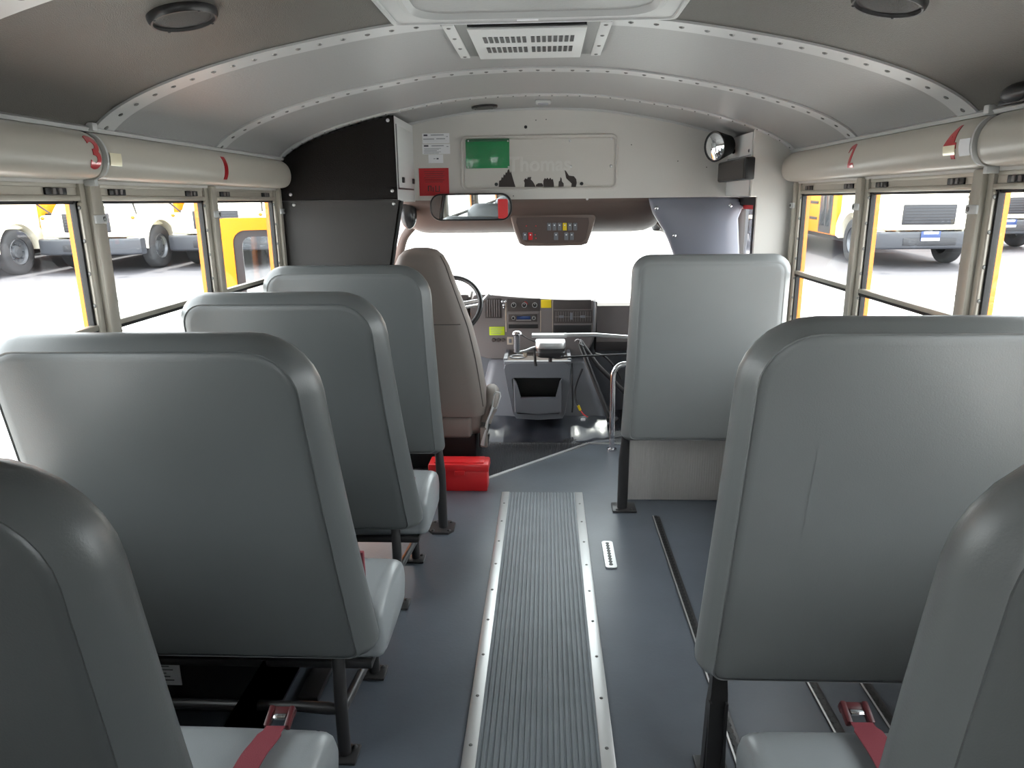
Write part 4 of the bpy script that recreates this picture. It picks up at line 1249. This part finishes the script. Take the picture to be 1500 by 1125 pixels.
cap = [(784, 497.5), (792, 495.8), (806, 495.2), (820, 495.4), (828, 496.5), (827.5, 501), (824, 505), (806, 506.5), (790, 505), (785, 502)]
def capring(s, z): 
    c0 = Vector((q(806, 500).x, LY)); pts = [(-.085, -.05), (-.06, -.075), (0, -.082), (.06, -.075), (.085, -.05), (.088, .03), (.07, .06), (-.07, .06), (-.088, .03)]
    pp_ = [(p.x, p.y) for p in bez([(a_, d_, 0) for a_, d_ in pts + [pts[0]]], 3)][:-1]
    return [(c0.x + a_ * s, LY + d_ * s, z) for a_, d_ in pp_]
zc0 = q(806, 500).z
b = MB().m('alu'); b.loft([capring(.98, zc0 - .03), capring(1, zc0 - .022), capring(1, zc0 - .004), capring(.96, zc0 + .004), capring(.5, zc0 + .008)]); cpo = b.build('cap', r); cpo['label'] = 'silver rounded cap'
b = MB().m('frame'); b.loft([capring(.80, zc0 - .085), capring(.97, zc0 - .075), capring(.99, zc0 - .055), capring(.95, zc0 - .05), capring(.95, zc0 - .03)]); b.build('spring_case', r)
b = MB().m('chrome'); a_ = q(822, 508, LY - .06); b.cyl(a_, a_ + Vector((0, 0, -.05)), .008); b.dome(a_ + Vector((0, 0, -.05)), (0, 0, -1), .012, .012); b.build('pivot_bolt', r)
b = MB().m('frame'); b.tube([q(783, 510), q(784, 530), q(785, 536)], .008, 10); b.build('pedestal', r); b = MB().m('frame'); b.tube([q(806, 515), q(806, 530)], .011, 10); b.build('pedestal', r)
b = MB().m('tan'); a_ = q(769, 520); b.box(a_ + Vector((-.012, -.01, -.012)), a_ + Vector((.012, .01, .012)), .003); b.build('clamp', r)
b = MB().m('alu'); p1 = q(779, 491, 4.2); p2 = q(830, 490, 4.2)
b.prism([(p1.x, 4.18), (p2.x, 4.18), (p2.x, 4.25), (p1.x, 4.25)], 'z', p1.z - .012, p1.z + .004); b.tube([q(826, 491, 4.2), q(872, 490.5, 4.2), q(920, 494, 4.2), (1.0, 4.2, q(925, 494, 4.2).z)], .012, 10); b.build('upper_rod', r)
b = MB().m('frame'); b.tube([q(812, 524), q(860, 521.5), q(917, 519), (1.0, LY, q(917, 519).z + .01)], .006, 10); b.build('lower_rod', r)
b = MB().m('frame'); b.tube([q(848, 500, 4.3), q(870, 556, 4.2), q(893, 612, 4.12)], .0145, 12); b.build('strut', r)
b = MB().m('frame'); b.tube([q(850, 500, 4.32), q(875, 535, 4.32), q(915, 575, 4.32)], .0145, 12); b.build('strut', r)
b = MB().m('alu'); b.tube(bez([q(842, 500, 4.29), q(846, 497, 4.28), q(851, 500, 4.28), q(853, 508, 4.28)], 4), .003, 8); b.tube(bez([q(851, 497, 4.29), q(849, 503, 4.28), q(855, 506, 4.28)], 4), .003, 8); b.build('tie_wire', r)

r = thing('wiring', 'loose black cables with yellow, red and white ends beside the console', 'cable', P(855, 615, y=4.3))
b = MB().m('cable'); b.tube(bez([q(838, 532, 4.3), q(838, 560, 4.26), q(839, 590, 4.25), q(838, 604, 4.25)], 6), .005, 8); b.tube(bez([q(853, 540, 4.26), q(845, 560, 4.25), q(842, 575, 4.24), q(844, 588, 4.22), q(848, 596, 4.2)], 6), .006, 8)
b.tube(bez([q(872, 518, 4.3), q(885, 522, 4.3), q(897, 534, 4.3), q(910, 555, 4.3)], 6), .006, 8); b.build('cables', r)
b = MB().m('yel_label'); b.cyl(q(847, 594, 4.2), q(850, 601, 4.2), .008); b.build('yellow_tape', r)
b = MB().m('red'); b.tube(bez([q(850, 601, 4.2), q(855, 607, 4.19), q(861, 611, 4.18)], 4), .003, 8); b.build('red_wire', r)
b = MB().m('paper'); a_ = q(854, 615, 4.18); b.box(a_ + Vector((-.014, -.008, -.006)), a_ + Vector((.014, .008, .008)), .003); b.build('connector', r)

# ------------------------------------------------------------------ driver seat
r = thing('driver_seat', 'taupe high-backed driver seat seen from behind', 'driver seat', (-.52, 3.75, -.02))
b = MB().m('fabric')
secs = []
for z, xl, xr, yf, yb, rad in ((.31, -.72, -.265, 3.56, 3.80, .07), (.36, -.735, -.255, 3.555, 3.80, .075), (.48, -.745, -.268, 3.55, 3.77, .08), (.62, -.745, -.288, 3.545, 3.75, .08), (.78, -.74, -.322, 3.54, 3.72, .08), (.92, -.73, -.368, 3.535, 3.69, .075), (1.02, -.72, -.402, 3.53, 3.67, .07), (1.09, -.70, -.425, 3.53, 3.655, .06), (1.14, -.675, -.452, 3.535, 3.645, .05), (1.168, -.64, -.485, 3.55, 3.63, .035), (1.178, -.60, -.525, 3.57, 3.61, .018)):
    secs.append([(x, y, z) for x, y in rrect(xl, xr, yf, yb, (rad, rad, rad * .9, rad * .9), 6)])
b.loft(secs); bk = b.build('backrest', r, sharp=70)
b = MB().m('fabricdark')
seam = []
for z, xr, yf, rad in ((.36, -.255, 3.555, .075), (.48, -.268, 3.55, .08), (.62, -.288, 3.545, .08), (.78, -.322, 3.54, .08), (.92, -.368, 3.535, .075), (1.02, -.402, 3.53, .07), (1.09, -.425, 3.53, .06), (1.14, -.452, 3.535, .05)):
    a = math.radians(52); seam.append((xr - rad + rad * math.cos(-PI / 2 + a), yf + rad + rad * math.sin(-PI / 2 + a), z))
b.tube(bez(seam, 4), .0028, 6)
b.tube([(-.70, 3.5445, .80), (-.55, 3.538, .80), (-.40, 3.5385, .80), (-.372, 3.5445, .80)], .0025, 6)
b.build('seam', bk)
b = MB().m('fabric'); b.box((-.76, 3.60, .19), (-.275, 4.12, .36), .05, seg=4); b.box((-.72, 3.575, .185), (-.335, 3.63, .305), .02, seg=3); b.build('cushion', r, sharp=60)
b = MB().m('fabric'); b.tube(bez([(-.262, 3.62, .26), (-.235, 3.66, .36), (-.235, 3.74, .40), (-.25, 3.86, .36)], 6), [.03] * 4 + [.04] * 10 + [.035] * 5, 14); b.build('bolster', r, sharp=70)
b = MB().m('black'); b.box((-.72, 3.68, -.02), (-.32, 4.05, .19), .01); b.box((-.30, 3.62, .12), (-.27, 4.0, .20), .006); b.build('base', r)
b = MB().m('frame'); b.tube([(-.262, 3.60, .14), (-.25, 3.59, .21)], .012, 10)
b.build('belt_stalk', r)
b = MB().m('fabric'); b.box(P(704, 655, y=3.58) + Vector((0, -.012, 0)), P(714, 625, y=3.58) + Vector((0, .012, 0)), .007)
b.m('alu'); b.tube([P(707, 652, y=3.57), P(714, 618, y=3.58), P(722, 596, y=3.60)], [.012, .008, .007], 10)
lv = b.build('recline_lever', r)
b = MB().m('white'); b.tube([P(u, v, y=3.60) for u, v in ((720, 600), (724, 578), (727, 574), (732, 575), (733, 580), (727, 598))], .0045, 8, closed=True); b.build('lever_loop', lv)

# ------------------------------------------------------------------ outside: sloping lot, open cab door, parked buses
SLOPE = .031
def gz(y): return -.62 + SLOPE * y
b = MB().m('asphalt')
b.loft([[(-90, -60, gz(-60)), (90, -60, gz(-60)), (90, -60, gz(-60) - .3), (-90, -60, gz(-60) - .3)], [(-90, 120, gz(120)), (90, 120, gz(120)), (90, 120, gz(120) - .3), (-90, 120, gz(120) - .3)]])
struct(b.build('ground', loc=(0, 0, 0)), 'pale sunlit parking lot', 'ground')

r = thing('cab_door', 'yellow cab door standing open outside the front left window', 'door', (-1.5, 4.45, -.1))
hx, hy = -1.06, 4.62; ex, ey = -1.955, 4.30
ux = Vector((ex - hx, ey - hy, 0)).normalized(); nrm = Vector((ux.y, -ux.x, 0)) * 1
def dq(s, z, o=0): v = Vector((hx, hy, 0)) + ux * s + nrm * o; return (v.x, v.y, z)
Ld = math.hypot(ex - hx, ey - hy)
def dr(i, z1_off=0): return rrect(i, Ld - i, -.15 + i, 1.318 - i, (.05, .05, .06, .06), 5)
winr = rrect(.14, Ld - .125, .72, 1.245, (.03, .03, .075, .075), 5)
winr2 = rrect(.175, Ld - .175, .755, 1.205, (.02, .02, .055, .055), 5)
o_out = rrect(0.0, Ld, -.15, 1.318, (.05, .05, .09, .09), 5)
b = MB().m('yellow')
b.loft([[dq(s, z, -.03) for s, z in winr], [dq(s, z, -.03) for s, z in o_out], [dq(s, z, .0) for s, z in o_out], [dq(s, z, .02) for s, z in rrect(.02, Ld - .02, -.13, 1.30, (.04, .04, .08, .08), 5)], [dq(s, z, .02) for s, z in winr], [dq(s, z, .01) for s, z in winr]], cap0=False, cap1=False, loop=True)
b.build('door_shell', r)
b = MB().m('busblack'); b.loft([[dq(s, z, -.02) for s, z in winr2], [dq(s, z, -.02) for s, z in winr], [dq(s, z, .015) for s, z in winr], [dq(s, z, .015) for s, z in winr2]], False, False, True, True); b.build('window_seal', r)
b = MB().m('glass'); b.loft([[dq(s, z, .0) for s, z in winr2], [dq(s, z, .004) for s, z in winr2]]); b.build('door_glass', r)
b = MB().m('busblack'); b.cyl(dq(Ld - .055, 1.15, .015), dq(Ld - .055, 1.15, .03), .018); b.build('lock', r)


def make_bus():
    r = thing('school_bus', 'x', 'bus', (0, 0, 0))
    def hood_sec(y, w, z0, z1, rad):
        return [(x, y, z) for x, z in rrect(-w, w, z0, z1, (.05, .05, rad, rad), 6)]
    b = MB().m('bushood')
    b.loft([hood_sec(.10, .80, .82, 1.42, .25), hood_sec(.13, .84, .80, 1.48, .28), hood_sec(.35, .90, .80, 1.62, .30), hood_sec(.9, .96, .95, 1.76, .30), hood_sec(1.6, 1.04, 1.0, 1.86, .28), hood_sec(2.05, 1.10, 1.0, 1.92, .25)])
    b.build('hood', r, sharp=50)
    for sx in (-1, 1):
        b = MB().m('bushood')
        arc = [(1.12 + .66 * math.cos(t), .52 + .62 * math.sin(t)) for t in [PI * k / 16 for k in range(17)]]
        arc_o = [(1.12 + .92 * math.cos(t), .52 + .80 * math.sin(t) + .05) for t in [PI * k / 16 for k in range(17)]]
        pts = arc_o + arc[::-1]
        b.loft([[(sx * xx, y, z) for y, z in pts] for xx in (.80, 1.12, 1.17)])
        b.box((min(sx * .8, sx * 1.16), .16, .80), (max(sx * .8, sx * 1.16), .40, 1.30), .07)
        b.build('fender', r, sharp=50)
        b = MB().m('lamp'); q_ = Vector((sx * .97, .15, 1.05)); b.ellipsoid(q_, (.12, .04, .12), 16, 8); b.build('headlamp', r)
        b = MB().m('amber'); b.ellipsoid((sx * 1.06, .16, 1.24), (.05, .03, .04), 12, 6); b.build('turn_lamp', r)
    b = MB().m('busblack'); b.box((-.55, .075, .92), (.55, .11, 1.34), .03)
    b.m('bumper')
    for k in range(6): b.box((-.50, .066, .97 + k * .06), (.50, .08, .985 + k * .06), .004)
    b.build('front_grille', r)
    b = MB().m('bumper')
    b.loft([[(x, y, z) for y, z in rrect(-.06, .16, .42, .78, .05, 4)] if abs(x) < 1.0 else [(x, y + .14, z) for y, z in rrect(-.06, .16, .42, .78, .05, 4)] for x in (-1.20, -.98, .98, 1.20)])
    b.m('busblack'); b.box((-.55, -.075, .50), (.55, -.05, .66), .02)
    bm_ = b.build('front_bumper', r)
    b = MB().m('display'); b.box((-.20, -.092, .60), (.20, -.078, .80), .005); b.m('paper'); b.box((-.19, -.094, .60), (.19, -.090, .66)); b.box((-.15, -.094, .74), (.15, -.090, .79)); b.build('licence_plate', bm_)
    # body
    b = MB().m('yellow')
    def bs_(y, s=1.0): return [(x * s, y, z) for x, z in rrect(-1.2, 1.2, .55, 3.0, (.03, .03, .35, .35), 6)]
    b.loft([bs_(2.0, .98), bs_(2.04), bs_(9.6), bs_(9.64, .98)]); body = b.build('body', r, sharp=50)
    b = MB().m('buswin'); b.box((-1.0, 1.985, 1.95), (1.0, 2.01, 2.75), .02)
    b.build('windscreen', body)
    b = MB().m('busblack')
    for sx in (-1, 1):
        lo, hi = sorted((sx * 1.19, sx * 1.225))
        for z in (.86, 1.25, 1.62): b.box((lo, 2.1 if sx > 0 else 3.2, z), (hi, 9.6, z + .07), .015)
    b.build('rub_rail', body)
    for sx in (-1, 1):
        lo, hi = sorted((sx * 1.19, sx * 1.21))
        for k in range(8):
            b = MB().m('buswin'); b.box((lo, 3.4 + k * .75, 1.75), (hi, 4.05 + k * .75, 2.45), .02); b.build('side_window', body)
    b = MB().m('busblack'); b.box((-1.215, 2.25, .58), (-1.19, 3.05, 2.60), .02)
    b.m('buswin'); b.box((-1.225, 2.32, .75), (-1.21, 2.62, 2.45), .01); b.box((-1.225, 2.68, .75), (-1.21, 2.98, 2.45), .01); b.build('entrance_door', body)
    b = MB().m('buswin'); b.box((1.195, 2.2, 1.55), (1.212, 2.95, 2.45), .02); b.build('driver_window', body)
    for sx, y in ((-1, 1.12), (1, 1.12), (-1, 7.4), (1, 7.4)):
        b = MB().m('tyre'); cx_ = sx * 1.0
        pr_ = [(.30, -.13), (.44, -.14), (.49, -.12), (.51, -.08), (.51, .08), (.49, .12), (.44, .14), (.30, .13)]
        b.loft([[(cx_ + d_, y + q_ * math.cos(t), .51 + q_ * math.sin(t)) for q_, d_ in pr_] for t in [2 * PI * k / 36 for k in range(36)]], False, False, True, True)
        wl = b.build('wheel', r, sharp=50)
        b = MB().m('wheel')
        rm = [(.31, .10), (.28, .12), (.26, .06), (.15, .03), (.13, .09), (.05, .10)]
        b.loft([[(cx_ + sx * d_, y + q_ * math.cos(t), .51 + q_ * math.sin(t)) for q_, d_ in rm] for t in [2 * PI * k / 24 for k in range(24)]], False, False, False, True)
        b.cyl((cx_ + sx * .02, y, .51), (cx_ + sx * .105, y, .51), .06)
        b.m('bumper')
        for k in range(8): t = 2 * PI * k / 8; b.dome((cx_ + sx * .05, y + .19 * math.cos(t), .51 + .19 * math.sin(t)), (sx, 0, 0), .025, .03, 8, 2)
        b.build('hub', wl, sharp=50)
    for sx in (-1, 1):
        b = MB().m('busblack'); b.tube([(sx * 1.0, .45, 1.3), (sx * 1.12, .15, 1.55), (sx * 1.14, .02, 1.72)], .02, 8); b.tube([(sx * .9, 1.0, 1.75), (sx * 1.10, .3, 1.70), (sx * 1.14, .02, 1.72)], .015, 8)
        mr = b.build('mirror_arm', r)
        b = MB().m('busblack'); b.ellipsoid((sx * 1.15, -.02, 1.76), (.13, .09, .16), 16, 10); b.build('cross_view_mirror', mr)
    b = MB().m('busblack'); b.box((-.9, .3, .40), (.9, 9.4, .60)); b.build('chassis', r)
    return r


bus = make_bus()
def place_bus(o, x, y, label, s=1.0):
    o.location = (x, y, gz(y) ); o.rotation_euler = (math.atan(SLOPE), 0, 0); o.scale = (s, s, s)
    o['label'] = label; o['group'] = 'yellow school buses parked outside'
BUSES = [(8.15, 15.9, 'yellow school bus facing us outside the right windows, its bumper and plate in view'),
         (5.2, 20.5, 'yellow school bus outside, seen through the right window nearest the entrance door'),
         (11.9, 19.5, 'yellow school bus outside on the right, parked just beyond the bus with the plate'),
         (17.6, 14.6, 'yellow school bus outside the right window nearest the camera'),
         (-13.1, 15.0, 'yellow school bus outside the left window nearest the camera, a front wheel in view'),
         (-10.4, 16.2, 'yellow school bus outside the middle left window, its front left wheel in view'),
         (-7.75, 17.0, 'yellow school bus outside, behind the post between the two front left windows'),
         (-15.9, 13.8, 'yellow school bus outside, partly cut off by the left edge of the picture')]
for i, (x, y, lab) in enumerate(BUSES):
    place_bus(bus if i == 0 else copy_tree(bus), x, y, lab)

# ------------------------------------------------------------------ daylight
w = bpy.data.worlds.new('daylight'); scene.world = w; w.use_nodes = True
nt = w.node_tree; bg = nt.nodes['Background']
bg.inputs['Color'].default_value = (.93, .97, 1.0, 1); bg.inputs['Strength'].default_value = 8.5
sl = bpy.data.lights.new('sun', 'SUN'); sl.energy = 9.0; sl.angle = math.radians(1.5); sl.color = (1, .96, .88)
so = bpy.data.objects.new('sun', sl); COL.objects.link(so)
sd = Vector((0, .34, .94)).normalized()               # direction towards the sun
so.rotation_euler = sd.to_track_quat('Z', 'Y').to_euler(); so.location = sd * 30

scene.view_settings.view_transform = 'Standard'
scene.view_settings.look = 'None'
scene.view_settings.gamma = 1.0
scene.view_settings.exposure = 0.0
scene.view_settings.use_curve_mapping = False
scene.cycles.max_bounces = 10; scene.cycles.diffuse_bounces = 7; scene.cycles.glossy_bounces = 5; scene.cycles.transparent_max_bounces = 16
scene.cycles.caustics_reflective = False; scene.cycles.caustics_refractive = False
